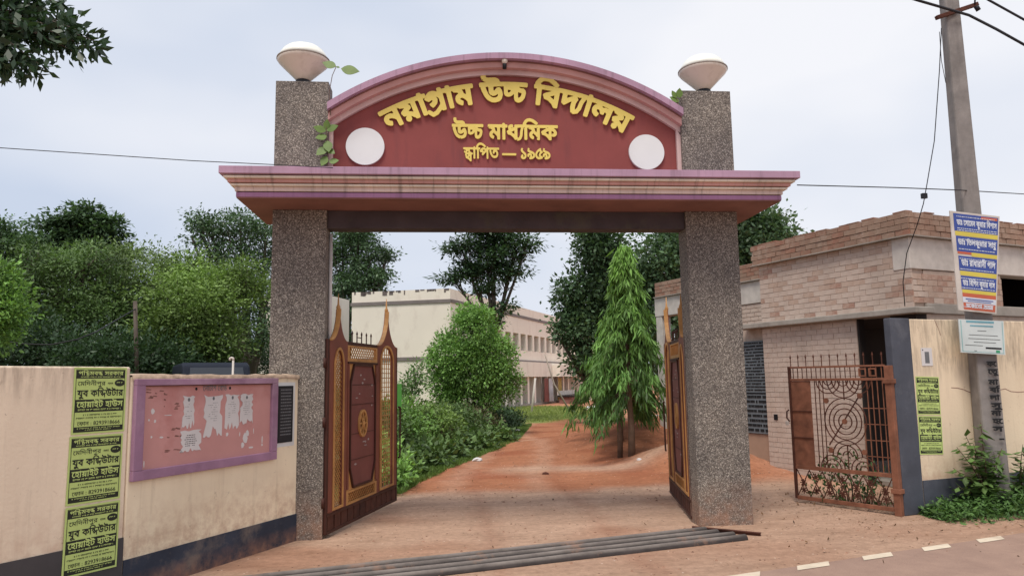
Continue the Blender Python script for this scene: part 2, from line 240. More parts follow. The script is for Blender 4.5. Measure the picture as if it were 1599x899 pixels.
"ই": "53|36,62 35,66 34,68 31,69 28,70 21,70 17,70 13,70 10,71 7,72 4,74 2,76 0,79 -1,82 -1,86 -1,89 -1,91 7,91 7,89 7,87 7,85 7,83 8,81 8,80 10,79 12,78 16,77 20,77 26,77 29,77 32,77 34,76 37,75 39,73 41,72 42,69 43,66 43,62|24,50 29,50 33,49 37,47 40,45 42,43 44,41 45,38 46,35 46,33 46,27 44,23 41,20 36,17 31,15 24,14 25,15 28,14 31,13 34,12 37,10 41,8 44,6 48,4 51,1 54,-1 49,-6 45,-3 42,-1 38,2 35,4 31,6 28,8 25,9 21,11 17,12 13,13 9,14 5,15 6,22 10,21 13,21 16,21 21,20 25,21 29,21 32,22 35,24 37,27 38,29 39,32 38,35 37,38 35,40 32,42 28,43 25,43 21,43 19,42 17,41 16,40 15,39 15,37 15,36 15,35 15,34 8,32 8,34 7,35 7,37 7,38 8,42 9,45 12,47 15,49 18,49 21,50|18,47 17,50 15,52 11,54 7,56 10,60 14,59 18,57 20,56 22,54 24,51 25,47|54,62 54,55 -1,55 -1,62",
"ড": "71|72,62 72,55 36,55 36,37 36,35 37,33 38,32 39,32 41,32 43,33 45,34 48,37 49,39 51,41 53,43 59,44 61,41 63,38 64,35 65,31 65,28 66,25 65,20 64,17 63,13 61,10 58,7 55,5 51,4 47,3 42,2 37,3 33,3 29,5 26,7 22,9 19,12 16,16 13,20 10,26 8,32 5,39 3,47 11,49 13,40 16,32 18,26 21,21 25,17 28,14 32,12 37,10 41,10 46,10 50,12 54,14 56,17 58,20 58,24 58,28 57,32 55,35 54,37 58,39 56,36 54,33 52,31 50,29 48,27 46,26 43,25 39,24 37,24 35,25 33,26 32,27 30,28 29,31 28,33 28,36 28,39 28,55 -1,55 -1,62",
"ে": "35|36,62 36,55 34,55 30,54 27,52 25,50 22,48 20,46 18,43 16,40 15,37 14,34 13,30 13,26 13,22 14,18 15,15 17,12 18,10 20,9 24,7 27,7 29,7 31,7 33,8 35,9 38,3 36,1 33,0 30,0 26,-1 22,0 19,1 15,3 12,5 10,8 8,12 6,16 5,21 5,26 5,31 6,36 8,41 10,45 13,49 16,52 20,55 24,57 28,59 22,56 18,55 13,55 -1,55 -1,62",
"ু": "0|-29,-27 -31,-26 -35,-25 -37,-24 -40,-22 -42,-19 -42,-15 -42,-12 -40,-9 -38,-7 -35,-5 -32,-4 -27,-4 -23,-4 -19,-5 -15,-6 -12,-8 -8,-10 -4,-12 0,-15 5,-18 9,-22 4,-27 0,-24 -4,-20 -8,-18 -11,-16 -15,-14 -18,-12 -21,-11 -25,-11 -28,-10 -31,-11 -33,-12 -35,-13 -35,-15 -35,-18 -33,-19 -31,-20 -29,-20 -25,-20 -23,-19 -21,-17 -19,-15 -18,-13 -18,-10 -17,-8 -17,-6 -17,1 -10,1 -10,-5 -10,-8 -10,-11 -11,-15 -13,-18 -14,-21 -16,-23 -19,-24 -21,-26 -25,-26",
"ী": "27|28,55 17,55 17,0 9,0 9,55 -1,55 -1,62 9,62 9,66 8,70 6,73 4,76 1,78 -2,80 -5,82 -9,83 -12,84 -17,84 -21,85 -25,85 -29,85 -32,85 -35,84 -39,83 -42,82 -44,81 -44,79 -44,78 -42,77 -39,76 -37,76 -27,76 -24,76 -21,76 -19,75 -16,74 -14,73 -12,70 -11,68 -10,65 -10,62 -17,62 -17,64 -17,65 -18,67 -19,68 -20,68 -21,69 -23,69 -25,69 -35,69 -39,69 -43,70 -45,70 -48,71 -50,73 -51,75 -52,77 -52,79 -51,83 -49,86 -46,88 -41,90 -34,91 -26,92 -13,91 -3,89 5,85 12,79 16,71 17,62 28,62",
"ফ": "84|85,62 85,55 13,55 11,56 14,55 17,54 20,53 23,51 25,50 28,48 31,46 34,43 34,38 27,34 19,30 16,28 12,27 11,28 16,27 21,26 25,24 29,22 32,20 36,18 39,16 42,13 45,10 45,13 45,17 45,51 46,51 49,51 53,51 56,50 60,49 63,48 66,47 69,46 72,44 74,41 76,39 78,36 79,32 79,29 79,26 78,23 76,20 74,18 71,17 69,16 66,16 63,16 61,16 60,16 60,23 62,23 64,23 68,24 70,25 71,27 71,30 71,33 69,36 66,39 62,41 58,42 52,43 52,0 45,0 42,4 39,7 35,10 32,12 28,15 24,17 19,19 14,20 8,21 5,30 8,32 11,34 15,36 18,38 25,41 23,43 20,45 16,47 13,48 9,49 5,50 8,57 8,55 -1,55 -1,62",
"ঃ": "44|8,49 8,52 10,56 12,58 15,61 18,62 22,62 26,62 29,61 32,58 34,56 36,52 36,49 36,45 34,41 32,39 29,37 26,35 22,35 18,35 15,37 12,39 10,41 8,45|15,49 15,46 17,43 19,42 22,41 25,42 27,43 29,46 29,49 29,51 27,54 25,55 22,56 19,55 17,54 15,51|8,14 8,18 10,21 12,24 15,26 18,27 22,27 26,27 29,26 32,24 34,21 36,18 36,14 36,10 34,7 32,4 29,2 26,0 22,0 18,0 15,2 12,4 10,7 8,10|15,14 15,11 17,8 19,7 22,7 25,7 27,8 29,11 29,14 29,17 27,19 25,20 22,21 19,20 17,19 15,17",
":": "22|11,46 8,45 6,43 5,40 6,37 8,35 11,34 14,35 16,37 17,40 16,43 14,45|11,11 8,10 6,8 5,5 6,2 8,0 11,-1 14,0 16,2 17,5 16,8 14,10",
"১": "59|29,0 24,0 19,2 16,4 14,6 13,9 12,12 13,16 15,19 17,21 20,23 23,24 26,17 24,16 22,15 21,14 21,12 21,10 23,9 25,8 29,8 32,8 36,9 38,11 40,13 41,15 42,18 41,21 40,23 39,26 36,28 34,30 32,32 29,34 25,37 22,40 19,42 16,45 14,47 13,50 12,53 13,55 14,58 15,61 18,63 24,60 23,58 22,57 21,55 21,54 21,52 22,51 22,50 23,49 25,47 27,45 29,44 31,42 34,40 37,38 40,35 43,33 45,31 47,29 48,26 49,24 49,21 49,18 49,15 48,11 47,9 45,6 42,4 39,2 36,1 33,0",
"৯": "59|17,32 20,31 23,31 26,30 29,28 31,25 33,22 33,18 33,14 32,11 30,9 28,6 28,7 33,8 38,10 42,12 45,14 47,18 48,21 47,25 46,28 44,30 40,33 37,34 32,36 27,38 22,39 17,41 13,42 10,44 7,45 6,47 4,50 4,54 4,56 5,58 6,61 8,63 15,60 13,58 12,57 12,56 12,55 12,53 12,52 13,51 15,50 17,49 20,48 23,47 26,46 30,45 35,43 40,42 43,40 46,38 49,36 51,35 53,32 55,29 56,25 56,22 55,18 55,14 53,11 51,9 48,7 45,5 41,3 38,2 33,1 29,0 24,0 20,0 18,0 16,7 19,8 21,9 23,11 25,14 26,17 25,20 24,22 21,24 18,25 14,24 12,23 11,22 11,20 11,19 11,17 11,16 12,15 4,14 4,15 3,17 3,19 3,21 3,24 4,26 6,29 9,30 12,31 14,31",
"৫": "59|31,0 26,0 22,1 18,3 14,5 11,8 8,11 6,15 5,20 5,25 5,30 7,35 9,39 13,44 17,48 22,52 28,56 34,59 41,63 45,58 44,56 44,55 44,53 43,52 44,49 46,47 48,46 52,46 53,46 53,46 57,40 53,38 50,36 47,34 45,32 43,30 41,28 40,25 39,22 40,19 41,17 43,15 46,15 49,14 51,14 53,15 56,6 53,4 49,3 45,2 40,1 36,0|32,7 35,7 37,7 40,8 42,8 46,9 46,9 41,10 38,11 35,13 33,16 32,19 32,22 32,26 33,29 35,32 36,34 39,36 41,38 44,40 48,43 47,40 44,41 41,42 39,44 38,46 37,48 37,51 37,52 37,53 37,54 38,55 38,53 34,51 29,48 25,45 22,42 19,39 16,35 14,32 13,28 13,24 13,20 14,17 16,14 18,12 20,10 23,9 26,8 29,7",
"1": "50|30,68 20,68 20,0 30,0",
"2": "50|47,9 21,9 33,25 40,37 42,48 39,59 32,66 21,69 16,68 10,66 5,63 5,50 10,56 15,59 20,60 26,58 30,53 32,47 31,42 30,37 27,32 20,22 12,11 3,1 3,0 47,0",
"3": "50|8,57 12,59 16,60 20,60 26,59 30,55 32,50 30,44 26,41 18,40 18,31 26,29 31,25 33,19 31,14 27,10 22,8 17,9 12,11 6,14 6,3 11,1 16,0 21,-1 32,2 40,9 42,20 41,27 38,32 33,36 38,40 40,45 41,51 39,61 32,67 21,69 16,69 12,68 8,66",
"6": "50|32,69 17,56 8,40 4,23 7,11 15,2 26,-1 36,2 44,9 47,20 44,30 37,37 27,39 23,39 20,38 17,37 21,46 29,55 38,62|15,27 18,29 22,30 25,30 31,29 35,25 37,20 35,14 32,10 26,8 19,11 15,17",
"8": "50|47,18 46,25 43,31 37,35 42,39 45,44 46,49 43,59 36,66 26,69 15,67 8,60 5,50 6,44 9,39 13,35 7,30 4,25 3,19 6,9 14,2 25,-1 36,2 44,9|36,50 35,44 31,41 25,39 20,41 16,45 15,50 16,55 20,59 26,60 31,58 35,55|37,19 36,14 32,10 25,8 19,10 15,14 13,19 15,25 19,29 25,30 31,29 35,25",
"9": "50|19,-1 33,11 43,27 46,44 43,57 36,66 24,69 13,66 6,59 4,49 6,39 13,32 23,29 27,29 30,30 34,32 30,23 23,14 13,6|13,49 15,55 19,58 25,60 30,58 34,54 36,48 36,45 36,42 32,40 28,39 25,38 19,40 15,44",
"0": "50|47,34 44,53 37,65 25,69 13,65 6,53 3,34 6,16 13,4 25,-1 37,4 44,16|37,34 36,20 32,12 25,8 18,12 14,20 13,34 14,48 18,57 25,60 32,57 36,48",
"—": "100|101,29 -1,29 -1,22 101,22",
"্": "0|-13,-2 11,-21 7,-27 -19,-8",
"য়": "63|64,62 64,55 53,55 53,0 45,0 43,4 39,7 36,10 33,13 29,15 24,17 20,19 14,20 8,21 5,30 8,32 11,34 15,36 18,38 25,41 23,43 20,45 16,47 13,48 9,49 5,50 8,57 8,55 -1,55 -1,62|45,55 14,55 11,56 14,55 17,54 20,53 23,51 25,50 28,48 31,46 34,43 34,38 27,34 19,30 16,28 12,27 11,28 17,27 22,26 26,24 30,22 34,20 38,17 41,14 44,11 47,8 46,8 46,12 45,17|18,-1 16,0 14,1 12,3 12,5 12,8 14,10 16,11 18,11 20,11 22,10 24,8 24,5 24,3 22,1 20,0"
}
def _load(ch):
    q = GLYPHS[ch].split('|'); return int(q[0])/100, [np.array([[int(a)/100 for a in p.split(',')] for p in r.split()]) for r in q[1:] if r]
_G = {}
def glyph(ch):
    if ch not in _G: _G[ch] = _load(ch)
    return _G[ch]
# joined letters: parts (letter, x, y, sx, sy), pen strokes, advance
COMP = {
 'gra': ([('গ', 0, 0, 1, 1)], [[(-.0, .02), (.1, -.09), (.24, -.06), (.40, .06), (.5, .16)]], .66),
 'cc': ([('চ', 0, .19, .7, .69), ('চ', .33, 0, .75, 1.)], [], .76),
 'dya': ([('দ', 0, 0, 1, 1)], [[(.52, -.01), (.62, .03), (.68, .16), (.70, .36), (.78, .59)], [(.55, .595), (.84, .595)]], .82),
 'dhya': ([('ধ', 0, 0, 1, 1)], [[(.56, -.01), (.66, .03), (.72, .16), (.74, .36), (.80, .59)], [(.55, .595), (.84, .595)]], .82),
 'stha': ([('স', 0, .27, .72, .56), ('থ', .08, -.16, .85, .75)], [[(.0, .595), (.66, .595)]], .66),
 'mpa': ([('ম', 0, .28, .7, .55), ('প', .12, -.14, .8, .72)], [[(.0, .595), (.72, .595)]], .72),
 'shca': ([('শ', 0, .26, .72, .58), ('চ', .16, -.14, .9, .75)], [[(.0, .595), (.7, .595)]], .7),
 'nga': ([('ঙ', 0, .1, .8, .85), ('গ', .30, -.14, .6, .62)], [[(.0, .595), (.7, .595)]], .72),
 'rda': ([('ড', 0, 0, 1, 1)], [[(.38, .66), (.5, .86), (.62, .76)]], .71),
}
def place(tokens):
    """-> list of (outline polys, strokes, advance start) per token, in em units"""
    res = []; x = 0.
    for t in tokens.split():
        if t == '_': x += .3; continue
        if t in COMP:
            prt, st, adv = COMP[t]
            polys = [p*np.array([sx, sy])+np.array([x+dx, dy]) for c, dx, dy, sx, sy in prt for p in glyph(c)[1]]
            stk = [np.array(s)+np.array([x, 0]) for s in st]
        else:
            adv, ps = glyph(t); polys = [p+np.array([x, 0]) for p in ps]; stk = []
        res.append((polys, stk)); x += adv
    return res, x
def segd(P, a, b):
    d = b-a; L2 = (d**2).sum(1)+1e-12
    t = np.clip(((P[:, None, :]-a[None])*d[None]).sum(2)/L2[None], 0, 1)
    q = a[None]+t[..., None]*d[None]-P[:, None, :]
    return np.sqrt((q**2).sum(2)).min(1)
def field(polys, stk, X, Z, fat, pen=.03):
    P = np.stack([X.ravel(), Z.ravel()], 1); D = np.full(len(P), 9.); ins = np.zeros(len(P), bool)
    for part_ in (polys,):
        if not polys: break
        wn = np.zeros(len(P))
        for p in polys:
            lo = p.min(0)-.25; hi = p.max(0)+.25
            k = np.where(((P > lo) & (P < hi)).all(1))[0]
            if not len(k): continue
            Q_ = P[k]; a = p; b = np.roll(p, -1, 0)
            D[k] = np.minimum(D[k], segd(Q_, a, b))
            up = (a[None, :, 1] <= Q_[:, 1:2]) & (b[None, :, 1] > Q_[:, 1:2]); dn = (a[None, :, 1] > Q_[:, 1:2]) & (b[None, :, 1] <= Q_[:, 1:2])
            cr = (b[None, :, 0]-a[None, :, 0])*(Q_[:, 1:2]-a[None, :, 1])-(Q_[:, 0:1]-a[None, :, 0])*(b[None, :, 1]-a[None, :, 1])
            wn[k] += (up & (cr > 0)).sum(1)-(dn & (cr < 0)).sum(1)
        ins = wn != 0
    F_ = np.where(ins, -np.minimum(D, .02), D)-fat
    for s_ in stk:
        if len(s_) > 1: F_ = np.minimum(F_, segd(P, s_[:-1], s_[1:])-pen-fat)
    return F_.reshape(X.shape)
def contour_mesh(F_, xs, zs, warp, y0=0., y1=None, mb=None):
    """cells below zero become faces; rim walls when y1 is given"""
    mb = mb or MB(); nx, nz = len(xs), len(zs); cache = {}
    def vid(x, z):
        k = (round(x, 5), round(z, 5))
        if k not in cache:
            wx, wz = warp(x, z); cache[k] = len(mb.v); mb.v.append((wx, y0, wz))
            if y1 is not None: mb.v.append((wx, y1, wz))
        return cache[k]
    neg = F_ < 0
    for j in range(nz-1):
        i = 0
        while i < nx-1:
            c = [(i, j), (i+1, j), (i+1, j+1), (i, j+1)]
            s_ = [neg[b, a] for a, b in c]
            if not any(s_): i += 1; continue
            pts = []; edge = []
            for q in range(4):
                a, b = c[q], c[(q+1) % 4]; fa = F_[a[1], a[0]]; fb = F_[b[1], b[0]]
                if fa < 0: pts.append(vid(xs[a[0]], zs[a[1]]))
                if (fa < 0) != (fb < 0):
                    t = fa/(fa-fb); v = vid(xs[a[0]]+t*(xs[b[0]]-xs[a[0]]), zs[a[1]]+t*(zs[b[1]]-zs[a[1]]))
                    pts.append(v); edge.append((v, fa < 0))
            o_ = []
            for v in pts:
                if not o_ or o_[-1] != v: o_.append(v)
            if len(o_) > 2 and len(set(o_)) == len(o_):
                mb.f.append(tuple(o_)); mb.mi.append(mb.cur)
                if y1 is not None and len(edge) == 2:
                    # leaving vertex -> entering vertex closes the rim
                    a = [v for v, lv in edge if lv][0]; b = [v for v, lv in edge if not lv][0]
                    if a != b: mb.f.append((b, a, a+1, b+1)); mb.mi.append(mb.cur)
            i += 1
    return mb
def text_flat(mb, tokens, x0, z0, width, height, fat=.012, grid=.045, y=0., shear=0.):
    """one line of flat lettering: matra-to-base height `height`, fitted to `width`"""
    pl, tot = place(tokens); k = height/.62; kx = width/tot
    polys = [p for a, b in pl for p in a]; stk = [s_ for a, b in pl for s_ in b]
    xs = np.arange(-.06, tot+.1, grid); zs = np.arange(-.32, .98, grid); X, Z = np.meshgrid(xs, zs)
    F_ = field(polys, stk, X, Z, fat, .025)
    contour_mesh(F_, xs, zs, lambda x, z: (x0+x*kx, z0+z*k), y0=y, mb=mb)

# ---------------------------------------------------------------- materials
def splash(g, c, z0, z1, amt=.7):
    """earth splashed onto the foot of a wall or pillar"""
    sp = g.n('ShaderNodeSeparateXYZ'); g.l(g.tc.outputs['Object'], sp.inputs[0])
    lo = g.ramp(sp.outputs[2], max(0, z0), z1, (1, 1, 1), (0, 0, 0)); ns = g.ramp(g.noise(6, 8, .72), .35, .65, (0, 0, 0), (amt,)*3)
    return g.mix(g.mix(1., lo, ns, 'MULTIPLY'), c, lin('A4785F'))
def pebble_mat():
    g = N('pebble_dash', .75, .35)
    v = g.n('ShaderNodeTexVoronoi', Scale=105.); g.l(g.co(), v.inputs['Vector'])
    sx = g.n('ShaderNodeSeparateColor'); g.l(v.outputs['Color'], sx.inputs[0])
    r = g.n('ShaderNodeValToRGB'); e = r.color_ramp.elements
    e[0].position = 0; e[0].color = (.115, .103, .095, 1); e[1].position = 1; e[1].color = (.52, .48, .43, 1)
    for p, c in ((.4, (.17, .15, .135)), (.7, (.25, .225, .20)), (.92, (.36, .33, .295))):
        q = e.new(p); q.color = (*c, 1)
    g.l(sx.outputs[0], r.inputs[0])
    gap = g.ramp(v.outputs['Distance'], .45, .75, (1, 1, 1), (.50, .46, .44))
    c = g.mix(1., r.outputs[0], gap, 'MULTIPLY')
    big = g.ramp(g.noise(1.6, 7, .6), .35, .7, (.74, .73, .74), (1.16, 1.13, 1.08))
    c = g.mix(1., c, big, 'MULTIPLY')
    c = splash(g, c, .02, .5)
    g.bump(v.outputs['Distance'], -.5, .005); return g.base(c)
M_peb = pebble_mat()
PURPLE = lin('AC8BA1'); PINK = lin('B97C7A'); CREAM = lin('C9B2A4')
def rain_paint(name, c, amt=.55, **k):
    """paint with vertical rain streaks"""
    return paint(name, c, dirt=(.07, .05, .045), dirt_amt=amt, dirt_scale=(9, 1, .7), **k)
M_purple = rain_paint('purple_paint', PURPLE, .55); M_purple2 = rain_paint('violet_band_paint', lin('A67A9E'), .5)
M_pink = rain_paint('faded_pink_paint', lin('C49690'), .8); M_cream = rain_paint('grimy_cream_paint', lin('E4DBCD'), .7)
M_cream2 = rain_paint('pale_cove_paint', lin('D6C3BC'), .75)
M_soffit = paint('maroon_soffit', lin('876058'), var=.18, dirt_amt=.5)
M_panel = paint('maroon_sign_paint', lin('864643'), rough=.8, var=.14, scale=1.6, dirt=lin('6F3E3F'), dirt_amt=.8, dirt_scale=(5, 1, .7), bump=.12)
M_rim = paint('pale_rose_rim', lin('CDB2AE'), var=.12, dirt=lin('75585A'), dirt_amt=.5)
M_rim2 = paint('rose_rim', lin('C79B95'), var=.12, dirt=lin('75585A'), dirt_amt=.5)
M_yellow = paint('yellow_letter_paint', lin('DCC668'), rough=.6, var=.08, dirt=lin('A8903C'), dirt_amt=.3, bump=.05)
M_white = paint('white_disc_paint', lin('D9DBDB'), rough=.55, var=.04, dirt=lin('B0ACAA'), dirt_amt=.25, bump=.05)
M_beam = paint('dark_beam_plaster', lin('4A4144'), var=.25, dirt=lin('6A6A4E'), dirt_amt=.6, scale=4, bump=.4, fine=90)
M_lamp = paint('lamp_opal', lin('D9CFC2'), rough=.35, var=.05, dirt=lin('8E7D70'), dirt_amt=.35, dirt_scale=(6, 6, 1), bump=.0)
M_lamptop = paint('lamp_dome_white', lin('E6E6DE'), rough=.3, var=.04, dirt=lin('A5A18C'), dirt_amt=.4, bump=.0)
M_black = paint('black_fitting', (.012, .012, .016), rough=.45, var=.3)
def wall_paint(name, c, stain):
    g = N(name, .88, .18)
    a = g.ramp(g.noise(.9, 6), .3, .7, mul(c, .92), mul(c, 1.05))
    a = g.mix(g.ramp(g.noise(1.1, 7, .6, stretch=(3, 3, .6)), .45, .8, (0, 0, 0), (.5,)*3), a, stain)
    a = g.mix(g.ramp(g.noise(2.2, 6, .65, stretch=(6, 6, .35)), .56, .76, (0, 0, 0), (.42,)*3), a, mul(stain, .72))
    a = g.mix(g.ramp(g.noise(9, 8, .7), .61, .70, (0, 0, 0), (.5,)*3), a, lin('8F7263'))
    a = g.mix(g.ramp(g.noise(30, 3, .6), .69, .75, (0, 0, 0), (.6,)*3), a, lin('6E574C'))
    # mud splashed up from the road, grime under the coping
    sp = g.n('ShaderNodeSeparateXYZ'); g.l(g.tc.outputs['Object'], sp.inputs[0])
    lo = g.ramp(sp.outputs[2], .30, .75, (1, 1, 1), (0, 0, 0)); ns = g.ramp(g.noise(7, 7, .7), .40, .62, (0, 0, 0), (.55,)*3)
    a = g.mix(g.mix(1., lo, ns, 'MULTIPLY'), a, lin('A87C66'))
    hi = g.ramp(g.mathn('MULTIPLY', sp.outputs[2], .5), .70, .835, (0, 0, 0), (1, 1, 1)); n2 = g.ramp(g.noise(3, 7, .7, stretch=(5, 5, .8)), .42, .66, (0, 0, 0), (.6,)*3)
    a = g.mix(g.mix(1., hi, n2, 'MULTIPLY'), a, lin('75655A'))
    g.bump(g.noise(35, 6), .35, .006); return g.base(a)
M_wall_a = wall_paint('cream_wall_paint', lin('F0E0C4'), lin('DCC8AC'))
M_wall_b = wall_paint('pinkish_wall_paint', lin('EBD9C2'), lin('D8C4AE'))
M_wall_c = wall_paint('warm_cream_wall_paint', lin('E4D1B6'), lin('C8B299'))
def dado_mat(name, c):
    g = N(name, .85, .2); a = g.ramp(g.noise(3, 6), .3, .7, mul(c, .75), mul(c, 1.2))
    a = g.mix(g.ramp(g.noise(2.4, 8, .7), .52, .70, (0, 0, 0), (.6,)*3), a, lin('877A70')); a = splash(g, a, 0, .16, .85)
    g.bump(g.noise(40, 5), .3, .005); return g.base(a)
M_navy = dado_mat('navy_dado_paint', lin('3A3F4C'))
M_navy2 = paint('blue_pilaster_paint', lin('4C4F59'), var=.25, dirt=lin('8A8A90'), dirt_amt=.45, scale=3, bump=.25)
M_coping = paint('rough_coping_mortar', lin('B7A08C'), var=.45, scale=12, dirt=lin('6B5547'), dirt_amt=.7, bump=.9, fine=30)
M_board = paint('pink_notice_board', lin('C28F8B'), var=.12, scale=2, dirt=lin('A8655F'), dirt_amt=.9, bump=.2)
M_frame = paint('violet_board_frame', lin('9A768F'), var=.25, scale=4, dirt=lin('C2A8B6'), dirt_amt=.6, bump=.25)
M_paper = paint('torn_paper', lin('CFCBCB'), rough=.9, var=.06, dirt=lin('9E9A9C'), dirt_amt=.5, bump=.1)
M_ink = paint('black_ink', (.014, .014, .016), rough=.8, var=.2)
M_inkgrey = paint('grey_print', lin('6F7073'), rough=.8, var=.2)
M_green = paint('lime_poster_paper', lin('B9CC7C'), rough=.75, var=.08, dirt=lin('8E9F5C'), dirt_amt=.4, bump=.1)
M_posterink = paint('faded_poster_ink', lin('2B2E26'), rough=.75, var=.3, dirt=lin('59614A'), dirt_amt=.5, bump=.1)
M_plaque = paint('black_plaque', lin('2A2A2E'), rough=.5, var=.2)
M_rust = paint('rusty_orange_iron', lin('855743'), rough=.8, var=.35, scale=9, dirt=lin('4A2D26'), dirt_amt=.9, bump=.3, fine=60)
M_rust2 = paint('dark_rust_iron', lin('573429'), rough=.85, var=.35, scale=9, dirt=lin('2E1F1C'), dirt_amt=.9, bump=.3, fine=60)
M_gbrown = paint('red_brown_gate_paint', lin('7C4638'), rough=.55, var=.2, dirt=lin('4B2A25'), dirt_amt=.7, spec=.4)
M_gpanel = paint('maroon_gate_panel', lin('76433E'), rough=.6, var=.18, dirt=lin('8B5E58'), dirt_amt=.5, scale=3, spec=.4)
M_gold = paint('old_gold_gate_paint', lin('BC8A52'), rough=.5, var=.25, scale=7, dirt=lin('6B4327'), dirt_amt=.8, spec=.45)
M_gdark = paint('dark_gate_frame_paint', lin('47271F'), rough=.6, var=.25, dirt=lin('2A1715'), dirt_amt=.6)
M_chip = paint('chipped_paint_grey', lin('A79A96'), var=.1)
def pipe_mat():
    g = N('shaded_dusty_pipe', .75, .3)
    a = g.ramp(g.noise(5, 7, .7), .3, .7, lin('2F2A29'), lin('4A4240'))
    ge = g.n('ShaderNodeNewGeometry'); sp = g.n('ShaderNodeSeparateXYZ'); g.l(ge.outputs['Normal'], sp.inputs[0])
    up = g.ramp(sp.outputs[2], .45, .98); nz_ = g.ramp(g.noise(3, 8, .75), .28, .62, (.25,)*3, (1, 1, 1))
    a = g.mix(g.mix(1., up, nz_, 'MULTIPLY'), a, lin('857B75'))       # pipe shading put in colour: upward faces lighter, lower sides dark
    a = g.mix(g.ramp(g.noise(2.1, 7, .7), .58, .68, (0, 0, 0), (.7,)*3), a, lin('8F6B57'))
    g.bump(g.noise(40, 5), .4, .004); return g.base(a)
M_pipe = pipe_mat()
M_conc = paint('grey_concrete', lin('9C948C'), var=.2, scale=5, dirt=lin('5B534D'), dirt_amt=.6, bump=.5, fine=50)
M_conc_l = paint('pale_concrete', lin('C4BCB5'), var=.15, scale=6, dirt=lin('7F756D'), dirt_amt=.55, bump=.4, fine=60)
M_mortar = paint('lime_mortar', lin('B3A093'), var=.2, scale=8, dirt=lin('7C675B'), dirt_amt=.6, bump=.6, fine=50)
M_inside = paint('room_shade_plaster', lin('2C2625'), var=.2)  # near-black base: shade of the unlit rooms is put in the colour
def brick_mat(name, a, b, wash, amt):
    g = N(name, .9, .15)
    oi = g.n('ShaderNodeObjectInfo')
    c = g.mix(oi.outputs['Random'], a, b)
    f = g.ramp(g.noise(7, 6, .65, src='Object'), .5-amt*.5, .75-amt*.4, (1, 1, 1), (.1, .1, .1))
    c = g.mix(f, c, wash)
    ge = g.n('ShaderNodeNewGeometry')
    gr = g.ramp(g.noise(1.3, 8, .68, vec=ge.outputs['Position']), .42, .68, (0, 0, 0), (.55,)*3); c = g.mix(gr, c, mul(wash, .62))
    gr = g.ramp(g.noise(3.4, 8, .7, vec=ge.outputs['Position']), .55, .66, (0, 0, 0), (.45,)*3); c = g.mix(gr, c, lin('B9A597'))
    g.bump(g.noise(45, 5, .7), .6, .006); return g.base(c)
M_brick = [brick_mat('whitewashed_brick', lin('BDA799'), lin('B79F92'), lin('C6B4A8'), .15),
           brick_mat('pale_worn_brick', lin('B09585'), lin('AE9181'), lin('C2AC9E'), .3),
           brick_mat('bare_red_brick', lin('96685A'), lin('9C6F60'), lin('BAA192'), .25)]
M_brickpar = [brick_mat('parapet_brick', lin('967565'), lin('927565'), lin('A48E7E'), .4),
              brick_mat('parapet_red_brick', lin('966858'), lin('8F6656'), lin('A08877'), .5),
              brick_mat('parapet_grey_brick', lin('8D7465'), lin('927162'), lin('9C8676'), .5)]
M_schwall = paint('school_wall_pink_cream', lin('E6DCCF'), var=.05, scale=.6, dirt=lin('AE9A90'), dirt_amt=.45, dirt_scale=(1, 1, .5), bump=.1, fine=8)
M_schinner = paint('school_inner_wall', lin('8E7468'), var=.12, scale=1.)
M_schband = paint('school_grey_band', lin('7B7270'), var=.15)
M_schdark = paint('school_dark_opening', lin('2B2526'), var=.4, scale=2)
M_glass = N('dark_window_glass', .15, .5).base((.03, .035, .045))
M_wire = paint('black_cable', (.018, .018, .022), rough=.6, var=.2)
M_wood = paint('bamboo_pole', lin('9E9186'), var=.25, dirt=lin('6B6058'))

# ---------------------------------------------------------------- ground
def sstep(a, b, x): t = np.clip((x-a)/(b-a), 0, 1); return t*t*(3-2*t)
def vnoise(X, Y, s, seed=0.):
    o = np.zeros(X.size); xf = X.ravel(); yf = Y.ravel()
    for i in range(xf.size): o[i] = mnoise.noise((xf[i]*s+seed, yf[i]*s-seed, seed*.37))
    return o.reshape(X.shape)
def seg_dist(X, Y, pts):
    d = np.full(X.shape, 1e9)
    for (ax, ay), (bx, by) in zip(pts[:-1], pts[1:]):
        dx, dy = bx-ax, by-ay; t = np.clip(((X-ax)*dx+(Y-ay)*dy)/(dx*dx+dy*dy), 0, 1)
        d = np.minimum(d, np.hypot(X-ax-t*dx, Y-ay-t*dy))
    return d
def ground_h(X, Y):
    h = np.zeros_like(X)
    for cx, cy, r, a in ((4.15, 13.3, .75, .36), (3.75, 12.4, .5, .12), (4.9, 12.4, .9, .24), (3.3, 11.3, .45, .06), (4.9, 17.0, 1.3, .55), (3.2, 17.5, 1.3, .22), (3.9, 15.6, 1.1, .15)):
        h += a*np.exp(-((X-cx)**2+(Y-cy)**2)/(r*r))
    # kerb-side soil bank along the right wall
    return h
C_APR = lin('BFA08C'); C_RED = lin('AB7458'); C_RED2 = lin('965A42'); C_ROADSIDE = lin('B3937F'); C_GRASS = lin('6F7F45'); C_DARK = lin('7C4F3E')
